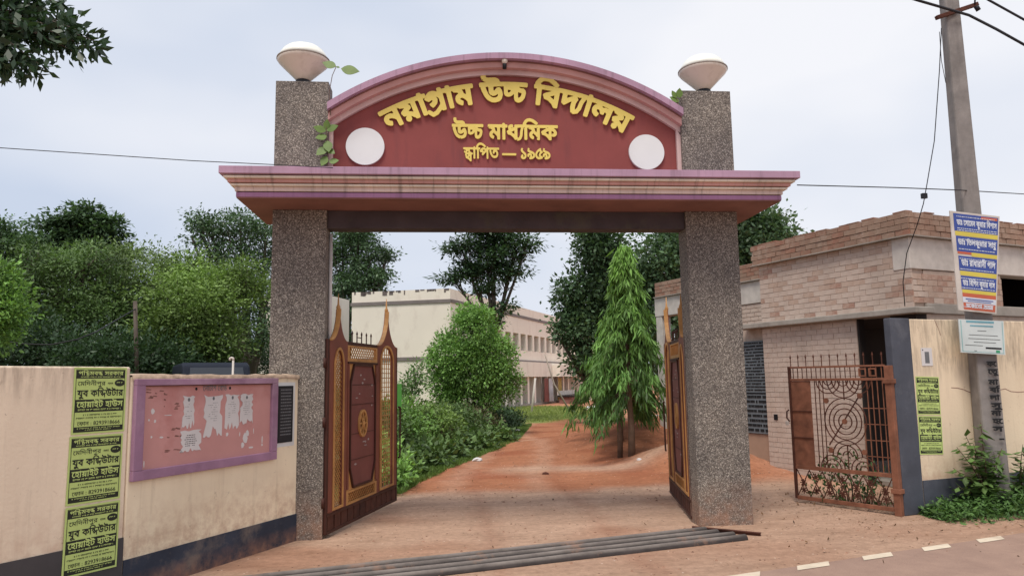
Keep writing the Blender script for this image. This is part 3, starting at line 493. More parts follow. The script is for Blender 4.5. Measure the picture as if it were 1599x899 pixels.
def ground_patch(name, x0, x1, y0, y1, st, det=True):
    xs = np.arange(x0, x1+st/2, st); ys = np.arange(y0, y1+st/2, st); X, Y = np.meshgrid(xs, ys)
    n1 = vnoise(X, Y, .8, 3.1); n2 = vnoise(X, Y, 3., 7.7) if det else n1*.5
    h = ground_h(X, Y)+(.030*n1+.018*n2)*sstep(7.6, 11, Y)+.02*n2*sstep(3.2, 4.6, X)*sstep(8.6, 9.6, Y)
    col = np.zeros(X.shape+(3,))
    col[:] = C_APR
    def blend(f, c):
        nonlocal col; f = np.clip(f, 0, 1)[..., None]; col = col*(1-f)+np.array(c)*f
    Yn = Y+n1*.5+n2*.25
    blend(sstep(10.2, 10.9, Yn-.07*(X-1)), C_RED)
    blend(sstep(.1, .5, n1)*sstep(10.5, 12, Y)*.7, C_RED2)
    blend(np.exp(-((Yn-13.0)/.45)**2)*sstep(.3, 1.5, X)*.8, C_APR)          # pale drain strip across the path
    blend(np.exp(-((Yn-18.6)/.25)**2)*.6, C_APR)
    blend(sstep(.15, .5, n2)*sstep(10, 7, Y)*.35, mul(C_APR, 1.12))
    blend(sstep(-.1, -.5, n1)*sstep(11, 8, Y)*.45, lin('A5735A'))
    blend(sstep(4.6, 5.4, X)*sstep(8.5, 10, Y)*.5, lin('BE9079'))
    blend(sstep(7.2, 6.7, Y-.32*X)*.6, C_ROADSIDE)
    # wheel ruts swinging from the road through the gate
    for off in (-.62, .62):
        xc = .75+off+.25*np.sin(Y*.5)*sstep(9, 14, Y)+.05*(Y-8)*sstep(8, 20, Y)*1.6
        blend(np.exp(-((X-xc+n2*.12)/.20)**2)*.32*sstep(5.5, 7.5, Y), mul(C_APR, 1.10)); blend(np.exp(-((X-xc-.3+n2*.1)/.10)**2)*.25, mul(C_RED2, .85))
    # green verges
    edge = np.interp(Y, [9, 10.5, 11.5, 13.2, 18.7, 26, 30], [-2.2, -.75, -.55, -.1, 1.65, 2.9, 3.4])
    blend(sstep(.10, -.25, X-edge+n2*.25+n1*.2)*sstep(9.8, 10.6, Y), C_GRASS)
    d = seg_dist(X, Y, [(2.6, 29), (5.0, 33), (5.5, 39), (3, 42)]); blend(sstep(2.6, 1.7, d+n1*.5), lin('7F8A4E'))
    d = seg_dist(X, Y, [(4.9, 20.5), (8, 22), (12, 30)]); blend(sstep(1.2, .7, d+n1*.4), lin('7F8A4E'))
    blend(sstep(0, 1.5, -X-1.4)*sstep(9, 11, Y), mul(C_GRASS, .6))
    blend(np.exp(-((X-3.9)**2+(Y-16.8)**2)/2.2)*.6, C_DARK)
    blend(sstep(5.2, 6.5, X-.35*(Y-8)+n2*.3)*sstep(9, 8.4, Y-.3*(X-5))*.0, C_GRASS)
    nx, ny = len(xs), len(ys)
    V = np.stack([X, Y, h], -1).reshape(-1, 3)
    me = bpy.data.meshes.new(name); i = np.arange((ny-1)*(nx-1)); r, c = i//(nx-1), i % (nx-1); a = r*nx+c
    Fq = np.stack([a, a+1, a+nx+1, a+nx], 1)
    return V, Fq, col.reshape(-1, 3)
def ground_mat():
    g = N('earth_ground', .95, .12)
    at = g.n('ShaderNodeVertexColor', layer_name='tone')
    c = at.outputs[0]
    fine = g.ramp(g.noise(14, 10, .72), .3, .72, (.74, .72, .70), (1.2, 1.18, 1.16)); c = g.mix(1., c, fine, 'MULTIPLY')
    mid = g.ramp(g.noise(2.2, 7, .6, stretch=(.5, 1.6, 1)), .32, .7, (.82, .80, .78), (1.1, 1.1, 1.1)); c = g.mix(1., c, mid, 'MULTIPLY')
    v = g.n('ShaderNodeTexVoronoi', Scale=23.); g.l(g.co(), v.inputs['Vector'])
    sc = g.n('ShaderNodeSeparateColor'); g.l(v.outputs['Color'], sc.inputs[0])
    sel = g.ramp(sc.outputs[0], .93, .94); sp = g.ramp(v.outputs['Distance'], .16, .24, (1, 1, 1), (0, 0, 0))
    f = g.mix(1., sel, sp, 'MULTIPLY'); c = g.mix(f, c, lin('4C342A'))
    sel2 = g.ramp(sc.outputs[1], .95, .96); f2 = g.mix(1., sel2, sp, 'MULTIPLY'); c = g.mix(f2, c, lin('D8C2B2'))
    g.bump(g.noise(13, 12, .78), .9, .035); return g.base(c)
M_ground = ground_mat()
def build_ground():
    Vs, Fs, Cs, k = [], [], [], 0
    xo, yo = (-4, 12), (3, 30)
    for args in ((-4., 12., 3., 30., .12),):
        V, Fq, C = ground_patch('g', *args); Vs.append(V); Fs.append(Fq+k); Cs.append(C); k += len(V)
    for args in ((-100., -4., -60., 340., 8.), (12., 268., -60., 340., 8.), (-4., 12., 30., 342., 2.), (-4., 12., -61., 3., 2.)):
        V, Fq, C = ground_patch('g', *args, False); Vs.append(V); Fs.append(Fq+k); Cs.append(C); k += len(V)
    V = np.concatenate(Vs); Fq = np.concatenate(Fs); C = np.concatenate(Cs)
    me = bpy.data.meshes.new('ground'); me.from_pydata(V.tolist(), [], Fq.tolist())
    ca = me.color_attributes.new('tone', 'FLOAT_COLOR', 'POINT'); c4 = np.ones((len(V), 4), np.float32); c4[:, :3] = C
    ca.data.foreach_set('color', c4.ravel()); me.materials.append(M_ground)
    me.polygons.foreach_set('use_smooth', [True]*len(me.polygons)); me.update()
    link('ground', me, kind='structure')
build_ground()
# road: runs parallel to the roadside walls, 18 degrees off the gate
def asphalt():
    g = N('dusty_asphalt', .9, .2)
    c = g.ramp(g.noise(3, 9, .7), .3, .7, lin('8E7468'), lin('A38778'))
    c = g.mix(g.ramp(g.noise(120, 3, .6), .45, .7, (0, 0, 0), (.5,)*3), c, lin('6C5B54'))
    g.bump(g.noise(130, 3), .5, .004); return g.base(c)
RA = R(18); ru = Vector((math.cos(RA), math.sin(RA), 0)); rn = Vector((-math.sin(RA), math.cos(RA), 0))
rorg = Vector((2.77, 5.98, 0))
mb = MB(); xs_ = [ -6+.25*i for i in range(90)]
def wob(x): return .02*mnoise.noise((x*1.3, 0, 4))+.05*mnoise.noise((x*.4, 2, 0))
top = [rorg+ru*x+rn*(.02+wob(x)) for x in xs_]; bot = [rorg+ru*x-rn*6.5 for x in xs_]
vs = []; 
for a, b in zip(top, bot): vs += [(a.x, a.y, .008), (b.x, b.y, .008)]
mb.add(vs, [(2*i, 2*i+1, 2*i+3, 2*i+2) for i in range(len(top)-1)])
structure('road', mb, asphalt())
M_line = paint('worn_white_road_paint', lin('CFC0AC'), var=.15, dirt=lin('A08673'), dirt_amt=.9, scale=6)
mb = MB()
for k in range(-3, 9):
    x0 = -.02+.72*k; c0 = rorg+ru*x0
    L_ = .44; sl_ = .05
    p = [c0+ru*0-rn*.09, c0+ru*(L_-.1)-rn*.09, c0+ru*L_+rn*.02, c0+ru*.1+rn*.02]
    mb.add([(q.x, q.y, .012) for q in p], [(0, 1, 2, 3)])
structure('road_marking', mb, M_line)

# ---------------------------------------------------------------- gateway
PY = 7.756
gate = thing('gateway', 'concrete school gateway with pebble dashed pillars, purple cornice and maroon arched sign', 'gateway', (.70, PY, 0))
def gx(x): return x-.70
for x0, x1, ztop in ((-1.79, -1.235, 4.755), (2.63, 3.213, 4.735)):
    mb = MB().box(gx(x0), gx(x1), 0, .27, -.05, 3.349)
    p = part('pillar', mb, M_peb, gate, bevel=.006)
    mb = MB().box(gx(x0), gx(x1), 0, .27, 3.632, ztop); part('pillar_top', mb, M_peb, gate, bevel=.006)
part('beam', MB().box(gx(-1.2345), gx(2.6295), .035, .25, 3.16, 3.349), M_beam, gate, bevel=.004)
# cornice rings: each step is a slab of its own, stepping outwards to the top
def slab(x0, x1, y0, y1, z0, z1, m, nm='cornice_step'):
    part(nm, MB().box(gx(x0), gx(x1), y0-PY, y1-PY, z0, z1), m, gate, bevel=.004)
bx0, bx1, by0, by1 = -2.03, 3.50, 7.26, 8.52
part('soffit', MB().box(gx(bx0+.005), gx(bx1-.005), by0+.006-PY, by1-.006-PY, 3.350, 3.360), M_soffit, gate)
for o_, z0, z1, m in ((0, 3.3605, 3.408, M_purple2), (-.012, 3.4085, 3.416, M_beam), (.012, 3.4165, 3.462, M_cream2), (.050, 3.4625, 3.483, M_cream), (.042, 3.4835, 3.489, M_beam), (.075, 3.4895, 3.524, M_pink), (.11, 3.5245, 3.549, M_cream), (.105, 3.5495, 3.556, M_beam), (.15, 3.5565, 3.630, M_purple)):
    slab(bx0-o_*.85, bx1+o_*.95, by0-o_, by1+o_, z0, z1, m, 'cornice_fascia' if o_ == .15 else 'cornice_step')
# arched sign
AC = (0.70, 1.647); RO = 3.44
def arc(rad, x0, x1, n=48):
    return [(x, AC[1]+math.sqrt(rad*rad-(x-AC[0])**2)) for x in [x0+(x1-x0)*i/n for i in range(n+1)]]
def band(r0, r1, xa, xb, y0, y1, m, nm):
    o_ = arc(r1, xa, xb); i_ = arc(r0, xa, xb)
    ring = [(gx(x), z) for x, z in i_]+[(gx(x), z) for x, z in o_[::-1]]
    part(nm, MB().poly(ring, (), y0-PY, y1-PY), m, gate)
xa, xb = -1.234, 2.629
part('sign_panel', MB().poly([(gx(xa), 3.631)]+[(gx(xb), 3.631)]+[(gx(x), z) for x, z in arc(3.245, xa, xb)[::-1]], (), .085, .20), M_panel, gate)
band(3.246, 3.30, xa, xb, 7.80, 7.97, M_rim, 'arch_moulding')
band(3.301, 3.362, xa, xb, 7.735, 7.97, M_rim2, 'arch_moulding')
band(3.363, 3.374, xa, xb, 7.72, 7.97, M_soffit, 'arch_moulding')
band(3.375, RO, xa, xb, 7.66, 7.99, M_purple, 'arch_fascia')
for s_, a, b in ((1, xa, xa+.045), (-1, xb-.045, xb)):
    zt = 4.25 if s_ > 0 else 4.25
    part('side_trim', MB().poly([(gx(a), 3.632), (gx(b), 3.632), (gx(b), zt+(.05 if s_ > 0 else -.02)), (gx(a), zt+(-.02 if s_ > 0 else .05))], (), .045, .084), M_rim, gate)
# lettering of the sign
def arc_warp(xl, zl, k, kx, R_, cx, cz, tot):
    def f(x, z):
        th = (x*kx-tot*kx/2)/R_; rr = R_+(z-.62)*k
        return (gx(cx+rr*math.sin(th)), cz+rr*math.cos(th))
    return f
def straight_warp(x0, z0, k, kx):
    return lambda x, z: (gx(x0)+x*kx, z0+z*k)
def raised(tokens, mkwarp, fat, y, grid=.022, depth=.018):
    pl, tot = place(tokens); warp = mkwarp(tot)
    for i, (polys, stk) in enumerate(pl):
        allp = np.concatenate(polys+stk); x0, x1 = allp[:, 0].min()-fat-.08, allp[:, 0].max()+fat+.08; z0, z1 = allp[:, 1].min()-fat-.08, allp[:, 1].max()+fat+.08
        xs = np.arange(x0, x1, grid); zs = np.arange(z0, z1, grid); X, Z = np.meshgrid(xs, zs)
        F_ = field(polys, stk, X, Z, fat)
        yy = y-.0015*(i % 3)
        mb = contour_mesh(F_, xs, zs, warp, y0=yy, y1=y+depth)
        part('letter', mb, M_yellow, gate)
TITLE = 'ন \u09df া gra া ম _ উ cc _ ি ব dya া ল \u09df'
Rt = 2.86; cz = 4.80-Rt
raised(TITLE, lambda tot: arc_warp(0, 0, .345, 2.93/tot, Rt, .70, cz, tot), .040, .052)
raised('উ cc _ ম া dhya ি ম ক', lambda tot: straight_warp(.09, 4.165, .25, 1.15/tot), .034, .062, .03)
raised('stha া ি প ত _ — _ ১ ৯ ৫ ৯', lambda tot: straight_warp(.21, 3.945, .185, .95/tot), .030, .064, .03)
for cx, cz_, r in ((-.85, 4.062, .205), (2.24, 4.035, .20)):
    ring = [(gx(cx)+r*math.cos(t*math.pi/24), cz_+r*math.sin(t*math.pi/24)) for t in range(48)]
    part('white_disc', MB().poly(ring, (), .055, .084), M_white, gate)
# bulb on the arch
b_ = thing('bulb_holder', 'small pale bulb in a black holder under the top of the arch', 'bulb', (.66, 7.70, 5.0))
part('holder', MB().tube([(0, .03, -.075), (0, 0, -.02)], .022, 10), M_black, b_, True)
part('bulb', MB().lathe([(.012, -.03), (.03, -.01), (.034, .012), (.022, .034), (.006, .042)], (0, 0, 0), 14), M_lamp, b_, True)
# lamps on the pillars
def pillar_lamp(x, z, k, label):
    t = thing('pillar_lamp', label, 'lamp', (x, 7.89, z), 0, 'lamps on the gate pillars')
    part('base', MB().lathe([(.085*k, 0), (.085*k, .035), (.075*k, .06)], (0, 0, 0), 24), M_black, t, True)
    part('bowl', MB().lathe([(.07*k, .045), (.085*k, .07), (.262*k, .25), (.278*k, .275), (.272*k, .285)], (0, 0, 0), 40), M_lamp, t, True)
    part('dome', MB().lathe([(.272*k, .288), (.252*k, .335), (.222*k, .385), (.175*k, .425), (.10*k, .448), (.03*k, .453)], (0, 0, 0), 40), M_lamptop, t, True)
    part('rim', MB().lathe([(.268*k, .282), (.284*k, .282), (.284*k, .292), (.268*k, .292)], (0, 0, 0), 40), M_conc, t)
    return t
pillar_lamp(-1.53, 4.755, 1.0, 'white bowl lamp on the gate pillar beside the notice board wall')
pillar_lamp(2.955, 4.735, .98, 'white bowl lamp on the gate pillar nearest the utility pole')
# thin tube added in place of a bright sliver beside the left pillar
rp_ = thing('pale_strip', 'thin pale tube added for the bright sliver beside the left gate pillar', 'pipe', (-1.214, 7.93, 0))
part('pipe', MB().tube([(0, 0, 1.75), (0, 0, 3.128)], .019, 10), paint('pale_strip_paint', lin('D5D2D0'), rough=.4, var=.05), rp_, True)
part('collar', MB().tube([(0, 0, 1.72), (0, 0, 1.80)], .026, 10), M_gdark, rp_, True)

# ---------------------------------------------------------------- ornate gate leaves
def arch_ring(x0, x1, z0, z1, spring, n=14):
    cx = (x0+x1)/2; r = (x1-x0)/2; h = z1-spring
    return [(x0, z0), (x1, z0)]+[(cx+r*math.cos(math.pi*i/n), spring+h*math.sin(math.pi*i/n)) for i in range(n+1)]
def tower_outline(x0, x1, z0, zs, zp):
    cx = (x0+x1)/2; h = (x1-x0)/2; pts = [(x0, z0), (x1, z0), (x1, zs)]
    for i in range(1, 9):
        t = i/8; pts.append((x1-(h-.02)*(1-(1-t)**1.6)*1.0, zs+(zp-zs)*(t**1.75*.97+.03*t)))
    for i in range(8, 0, -1):
        t = i/8; pts.append((x0+(h-.02)*(1-(1-t)**1.6), zs+(zp-zs)*(t**1.75*.97+.03*t)))
    pts.append((x0, zs)); return pts
def lattice_bars(mb, x0, x1, z0, z1, step, w=.008, y=.012):
    """diagonal bars clipped to the rectangle"""
    W_, H_ = x1-x0, z1-z0
    for sgn in (1, -1):
        c = -H_
        while c < W_:
            pts = []
            for t in np.linspace(0, H_, 2): pts.append((c+t, t))
            a, b = 0., H_
            lo = max(0, -c); hi = min(H_, W_-c)
            if hi-lo > step*.4:
                xa_, xb_ = c+lo, c+hi
                if sgn < 0: xa_, xb_ = W_-xa_, W_-xb_
                mb.bar((x0+xa_, y+sgn*.004, z0+lo), (x0+xb_, y+sgn*.004, z0+hi), w, .006, up=(0, 1, 0))
            c += step
def ornate_leaf(label, loc, rz):
    g = thing('ornate_gate_leaf', label, 'gate leaf', loc, rz, 'ornate brown and gold gate leaves')
    W = 2.14
    for k, (x0, x1, wx0, wx1, zp, wt) in enumerate(((.03, .50, .155, .375, 2.33, 1.90), (1.42, 2.13, 1.53, 1.98, 2.43, 1.98))):
        hole = arch_ring(wx0, wx1, .27, wt, wt-.2)
        part('tower_panel', MB().poly(tower_outline(x0, x1, .235, 1.99, zp), [hole], 0, .035), M_gbrown, g, bevel=.003)
        # raised gold edging round the arch window
        h2 = arch_ring(wx0-.022, wx1+.022, .25, wt+.022, wt-.2)
        part('window_trim', MB().poly(h2, [arch_ring(wx0+.004, wx1-.004, .275, wt-.006, wt-.2)], -.012, -.001), M_gold, g)
        lt = MB()
        if k == 0: lattice_bars(lt, wx0-.01, wx1+.01, .27, wt-.02, .048, .010, .024)
        else:
            n_ = 6
            for i in range(n_): x = wx0+(wx1-wx0)*(i+.5)/n_; lt.box(x-.006, x+.006, .016, .024, .27, wt-.01 if 0 < i < n_-1 else wt-.09)
            z = .32
            while z < wt-.06: lt.box(wx0-.005, wx1+.005, .0245, .031, z-.005, z+.005); z += .058
        part('window_lattice', lt, M_gold, g)
        part('spire', MB().tube([((x0+x1)/2, .017, zp-.02), ((x0+x1)/2, .017, zp+.02), ((x0+x1)/2, .017, zp+.05), ((x0+x1)/2, .017, zp+.17)], [.018, .026, .012, .004], 8), M_gold, g, True)
        # gold lip on the concave shoulders
        ol = tower_outline(x0, x1, .235, 1.99, zp); sh = ol[2:]
        mb = MB()
        for a, b in zip(sh[9:], sh[10:]): mb.bar((a[0], .0, a[1]), (b[0], .0, b[1]), .012, .05, up=(0, 1, 0))
        part('shoulder_trim', mb, M_gold, g)
    # centre bay
    mb = MB().box(.502, 1.418, .004, .03, 1.957, 1.995); part('top_rail', mb, M_gdark, g, bevel=.003)
    for x in (.66, .80, .94, 1.09, 1.24):
        part('spike', MB().tube([(x, .017, 1.995), (x, .017, 2.08), (x, .017, 2.095), (x, .017, 2.125)], [.007, .007, .012, .002], 6), M_gdark, g)
    part('spike_bar', MB().box(.80, .94, .012, .02, 2.05, 2.06), M_gdark, g)
    lt = MB(); lattice_bars(lt, .56, 1.37, 1.815, 1.935, .058, .009, .018); part('upper_lattice', lt, M_gold, g)
    part('lattice_frame', MB().poly([(.502, 1.775), (1.418, 1.775), (1.418, 1.956), (.502, 1.956)], [[(.555, 1.812), (1.375, 1.812), (1.375, 1.938), (.555, 1.938)]], .0, .034), M_gold, g, bevel=.003)
    part('mid_rail', MB().box(.502, 1.418, -.012, .03, 1.755, 1.774), M_gdark, g)
    ch = .10
    oct_ = [(.58+ch, .41), (1.34-ch, .41), (1.34, .41+ch*2.2), (1.34, 1.75-ch*2.2), (1.34-ch, 1.74), (.58+ch, 1.74), (.58, 1.75-ch*2.2), (.58, .41+ch*2.2)]
    part('centre_panel', MB().poly(oct_, (), .004, .028), M_gpanel, g, bevel=.003)
    part('panel_surround', MB().poly([(.502, .385), (1.418, .385), (1.418, 1.754), (.502, 1.754)], [oct_[::1]], .010, .032), M_gold, g)
    fr = MB()
    for a, b in zip(oct_, oct_[1:]+oct_[:1]): fr.bar((a[0], .0, a[1]), (b[0], .0, b[1]), .022, .026, up=(0, 1, 0))
    part('panel_edging', fr, M_gdark, g)
    for x in (.53, 1.39): part('inner_stile', MB().box(x-.02, x+.02, -.004, .009, .40, 1.75), M_gbrown, g)
    mb = MB()
    for z in (.70, .98, 1.30, 1.52): mb.box(.59, 1.33, -.0005, .0035, z-.003, z+.003)
    part('panel_seam', mb, M_gdark, g)
    # oval wheel emblem
    cx, cz0 = .94, 1.085; n = 36
    o1 = [(cx+.125*math.cos(2*math.pi*i/n), cz0+.155*math.sin(2*math.pi*i/n)) for i in range(n)]
    o2 = [(cx+.100*math.cos(2*math.pi*i/n), cz0+.128*math.sin(2*math.pi*i/n)) for i in range(n)]
    em = MB().poly(o1, [o2], -.018, .003)
    for i in range(8):
        t = math.pi*i/4; em.bar((cx, -.008, cz0), (cx+.104*math.cos(t), -.008, cz0+.132*math.sin(t)), .017, .012, up=(0, 1, 0))
    em.poly([(cx+.03*math.cos(2*math.pi*i/12), cz0+.036*math.sin(2*math.pi*i/12)) for i in range(12)], (), -.022, .002)
    part('emblem', em, M_gold, g)
    chip = MB(); rr = random.Random(5)
    for i in range(17):
        x = rr.uniform(.66, 1.28); z = rr.choice([.62, .66, .86, .9, 1.18, 1.25, 1.4, 1.42, 1.55, 1.6])+rr.uniform(-.04, .04)
        if abs(x-cx) < .15 and abs(z-cz0) < .2: continue
        a, b = rr.uniform(.015, .04), rr.uniform(.006, .014)
        chip.poly([(x-a, z), (x-a*.3, z-b), (x+a, z-b*.4), (x+a*.6, z+b), (x-a*.5, z+b*.8)], (), .0005, .0035)
    part('paint_chip', chip, M_chip, g, kind='stuff')
    # lower lattice and kick plates
    part('lower_frame', MB().poly([(.502, .236), (1.418, .236), (1.418, .384), (.502, .384)], [[(.56, .262), (1.36, .262), (1.36, .362), (.56, .362)]], .0, .034), M_gold, g, bevel=.003)
    lt = MB(); lattice_bars(lt, .56, 1.36, .262, .362, .05, .009, .016); part('lower_lattice', lt, M_gold, g)
    part('lower_back', MB().box(.56, 1.36, .027, .033, .262, .362), M_gbrown, g)
    part('kick_rail', MB().box(.0, W, -.006, .036, .205, .234), M_gdark, g, bevel=.003)
    part('bottom_rail', MB().box(.0, W, -.006, .036, .035, .062), M_gdark, g, bevel=.003)
    n_ = 12
    for i in range(n_):
        x0 = .02+(W-.04)*i/n_; part('kick_plate', MB().box(x0+.018, x0+(W-.04)/n_-.014, .004, .024, .0625, .2045), M_rust2, g)
    for x in (.0, W): part('end_stile', MB().box(x-.022, x+.022, .0, .045, .036, 1.99 if x else 2.0), M_gdark, g, bevel=.004)
    for z in (.35, 1.15, 1.75): part('hinge', MB().tube([(-.035, .03, z-.05), (-.035, .03, z+.05)], .022, 10), M_gdark, g, True)
    bolt = MB().tube([(W-.02, -.03, 1.22), (W+.03, -.03, 1.22), (W+.045, -.03, 1.18), (W+.045, -.03, .62), (W+.03, -.03, .58), (W-.02, -.03, .58)], .011, 8)
    part('handle', bolt, M_gdark, g, True)
    return g
leafL = ornate_leaf('ornate brown and gold gate leaf with wheel emblem, open beside the overgrown hedge', (-1.2, 7.80, 0), math.atan2(.965, .263))
leafR = copy_tree(leafL); leafR.location = (2.63, 8.0, 0)
leafR.rotation_euler = (0, 0, math.atan2(8.0-9.85, 2.63-2.955)+0); leafR.scale = (-.875, 1, 1)
leafR['label'] = 'ornate brown and gold gate leaf seen nearly edge on at the right gate pillar'

# ---------------------------------------------------------------- roadside walls, left
def wall_body(parent, x0, x1, z1, mat, dado, mdado, th=.2, coping=True, name='wall_face'):
    part(name, MB().box(x0, x1, 0, th, 0, z1), mat, parent, bevel=.012)
    part('dado_band', MB().box(x0, x1, -.008, -.0005, -.02, dado), mdado, parent)
    if coping:
        # lumpy mortar coping
        n = int((x1-x0)/.04); pts = []
        mb = MB(); rr = random.Random(int(z1*1000))
        vs = []
        for i in range(n+1):
            x = x0+(x1-x0)*i/n; a = .018+.014*mnoise.noise((x*9, z1, 1)); b = .006*mnoise.noise((x*13, 3, z1))
            vs += [(x, -.010+b, z1-.022+b*3), (x, -.008+b, z1+a*.6), (x, th*.5, z1+a), (x, th+.004, z1+a*.5), (x, th+.004, z1-.02)]
        fs = []
        for i in range(n):
            for j in range(4): k = i*5+j; fs.append((k, k+5, k+6, k+1))
        mb.add(vs, fs); part('coping', mb, M_coping, parent, True)
bw = thing('notice_board_wall', 'cream roadside wall with navy base carrying the pink notice board', 'wall', (-2.40, 5.95, 0), R(63.3))
wall_body(bw, 0, 2.02, 1.62, M_wall_a, .262, M_navy)
nb = thing('notice_board', 'pink notice board in a violet frame on the cream wall', 'notice board', (-2.40, 5.95, 0), R(63.3))
FX0, FX1, FZ0, FZ1 = .02, 1.665, .83, 1.60
part('back_panel', MB().box(FX0+.06, FX1-.06, -.012, -.001, FZ0+.06, FZ1-.04), M_board, nb)
for a in ((FX0, FX1, FZ1-.05, FZ1), (FX0, FX1, FZ0, FZ0+.075), (FX0, FX0+.085, FZ0+.076, FZ1-.051), (FX1-.08, FX1, FZ0+.076, FZ1-.051)):
    part('frame_rail', MB().box(a[0], a[1], -.04, -.0012, a[2], a[3]), M_frame, nb, bevel=.004)
part('shadow_lip', MB().box(FX0+.086, FX1-.081, -.034, -.0125, FZ1-.056, FZ1-.0505), M_gdark, nb)
hd = MB(); text_flat(hd, 'ে ন া ট ি শ _ ে ব া rda', .72, 1.497, .28, .040, .014, .04, -.0135)
part('heading', hd, M_inkgrey, nb)
part('heading_dot', MB().poly([(.645+.013*math.cos(i), 1.515+.013*math.sin(i)) for i in np.linspace(0, 5.8, 10)], (), -.0135, -.0125).poly([(1.04+.013*math.cos(i), 1.515+.013*math.sin(i)) for i in np.linspace(0, 5.8, 10)], (), -.0135, -.0125), M_ink, nb)
def torn(label, x0, x1, z0, z1, seed, lines=None, rip=.25, wy=-.013):
    rr = random.Random(seed); t = thing('torn_notice', label, 'paper notice', (-2.40, 5.95, 0), R(63.3), 'torn papers on the notice board')
    pts = []; n = 12
    for i in range(n+1): pts.append((x0+(x1-x0)*i/n, z0+rr.random()**2*rip*(z1-z0)))
    for i in range(1, 8): pts.append((x1-rr.random()**2*.18*(x1-x0), z0+rip*(z1-z0)+(1-rip)*(z1-z0)*i/8))
    for i in range(6): pts.append((x1-(x1-x0)*i/5, z1-rr.random()*.06*(z1-z0)))
    for i in range(7, 0, -1): pts.append((x0+rr.random()**2*.2*(x1-x0), z0+rip*(z1-z0)+(1-rip)*(z1-z0)*i/8))
    part('sheet', MB().poly(pts, (), wy-.0012, wy), M_paper, t)
    mb = MB(); z = z1-.045; w_ = x1-x0
    cx = (x0+x1)/2
    if not lines: mb.poly([(cx+.013*math.cos(i), z1-.035+.016*math.sin(i)) for i in np.linspace(0, 5.6, 9)], (), wy-.002, wy-.0014); z -= .03
    while z > z0+rip*(z1-z0)+.01:
        a = x0+w_*rr.uniform(.2, .28); b = x0+w_*rr.uniform(.68, .8)
        x = a
        while x < b:
            l_ = rr.uniform(.008, .025)
            if rr.random() < (.9 if lines else .6): mb.box(x, min(b, x+l_), wy-.002, wy-.0014, z, z+.005 if lines else z+.003)
            x += l_+.006
        z -= .017 if lines else .019
    part('print', mb, M_ink if lines else M_inkgrey, t, kind='stuff')
torn('torn white notice furthest towards the left side of the pink board', .50, .635, 1.19, 1.462, 3)
torn('long torn white notice hanging in the middle of the pink board', .735, .955, 1.10, 1.465, 4, rip=.3)
torn('wide torn white notice with a round crest right of the middle one', .985, 1.165, 1.15, 1.465, 9)
torn('creased grey-white torn notice nearest the right end of the row', 1.17, 1.34, 1.185, 1.462, 12, wy=-.0155)
torn('square notice with dense black typing below the others', .485, .72, 1.0, 1.178, 8, lines=True, rip=.16)
sc = MB(); rr = random.Random(2)
for x, z, a, b in ((1.25, 1.06, .03, .05), (1.22, 1.0, .02, .035), (1.28, 1.10, .02, .03), (1.18, 1.1, .006, .02), (1.33, .97, .03, .01), (1.48, 1.03, .007, .04), (1.48, .98, .012, .012), (1.36, 1.12, .005, .03), (1.02, 1.11, .015, .02),
                   (.20, 1.35, .02, .022), (.17, 1.28, .01, .01), (.23, 1.27, .012, .014), (.3, 1.14, .02, .008), (.2, 1.15, .01, .01), (.14, .95, .006, .03), (.36, 1.31, .04, .004)):
    sc.poly([(x+a*math.cos(t)*rr.uniform(.7, 1.2), z+b*math.sin(t)*rr.uniform(.7, 1.2)) for t in np.linspace(0, 5.5, 8)], (), -.0128, -.0121)
part('paper_scrap', sc, M_paper, nb, kind='stuff')
sc = MB()
for x, z, w_, h_ in ((.11, 1.5, .16, .02), (.14, 1.45, .1, .015), (.33, 1.2, .14, .012), (.31, 1.13, .18, .01), (.33, 1.02, .15, .012), (.3, 1.44, .01, .07), (.41, 1.38, .03, .03)):
    for i in range(5): xx = x+rr.uniform(0, w_); zz = z+rr.uniform(-h_, h_); a = rr.uniform(.01, .05); sc.poly([(xx, zz), (xx+a, zz-.004), (xx+a*1.2, zz+.003), (xx+a*.3, zz+.008)], (), -.0126, -.0121)
part('glue_stain', sc, M_soffit, nb, kind='stuff')
pq = thing('black_plaque', 'small black plaque with grey lines of writing on a white painted patch', 'plaque', (-2.40, 5.95, 0), R(63.3))
part('white_patch', MB().box(1.675, 1.965, -.0022, -.0005, .935, 1.56), M_white, pq)
part('slab', MB().box(1.70, 1.925, -.014, -.0025, .975, 1.525), M_plaque, pq, bevel=.003)
mb = MB(); rr = random.Random(9); z = 1.48
while z > 1.02:
    x = 1.735
    while x < 1.89: l_ = rr.uniform(.012, .03); mb.box(x, min(x+l_, 1.895), -.0155, -.0145, z, z+.012); x += l_+.006
    z -= .031
part('writing', mb, M_inkgrey, pq, kind='stuff')
part('slab_border', MB().poly([(1.708, .983), (1.917, .983), (1.917, 1.517), (1.708, 1.517)], [[(1.714, .989), (1.911, .989), (1.911, 1.511), (1.714, 1.511)]], -.0155, -.0142), M_ink, pq)

lw = thing('roadside_wall', 'pinkish cream roadside wall with navy base carrying three lime posters', 'wall', (-2.405, 5.945, 0), R(58.0))
wall_body(lw, -3.2, 0, 1.693, M_wall_b, .43, paint('brown_grey_dado', lin('4A4749'), var=.25, dirt=lin('7A6A60'), dirt_amt=.5), coping=False)

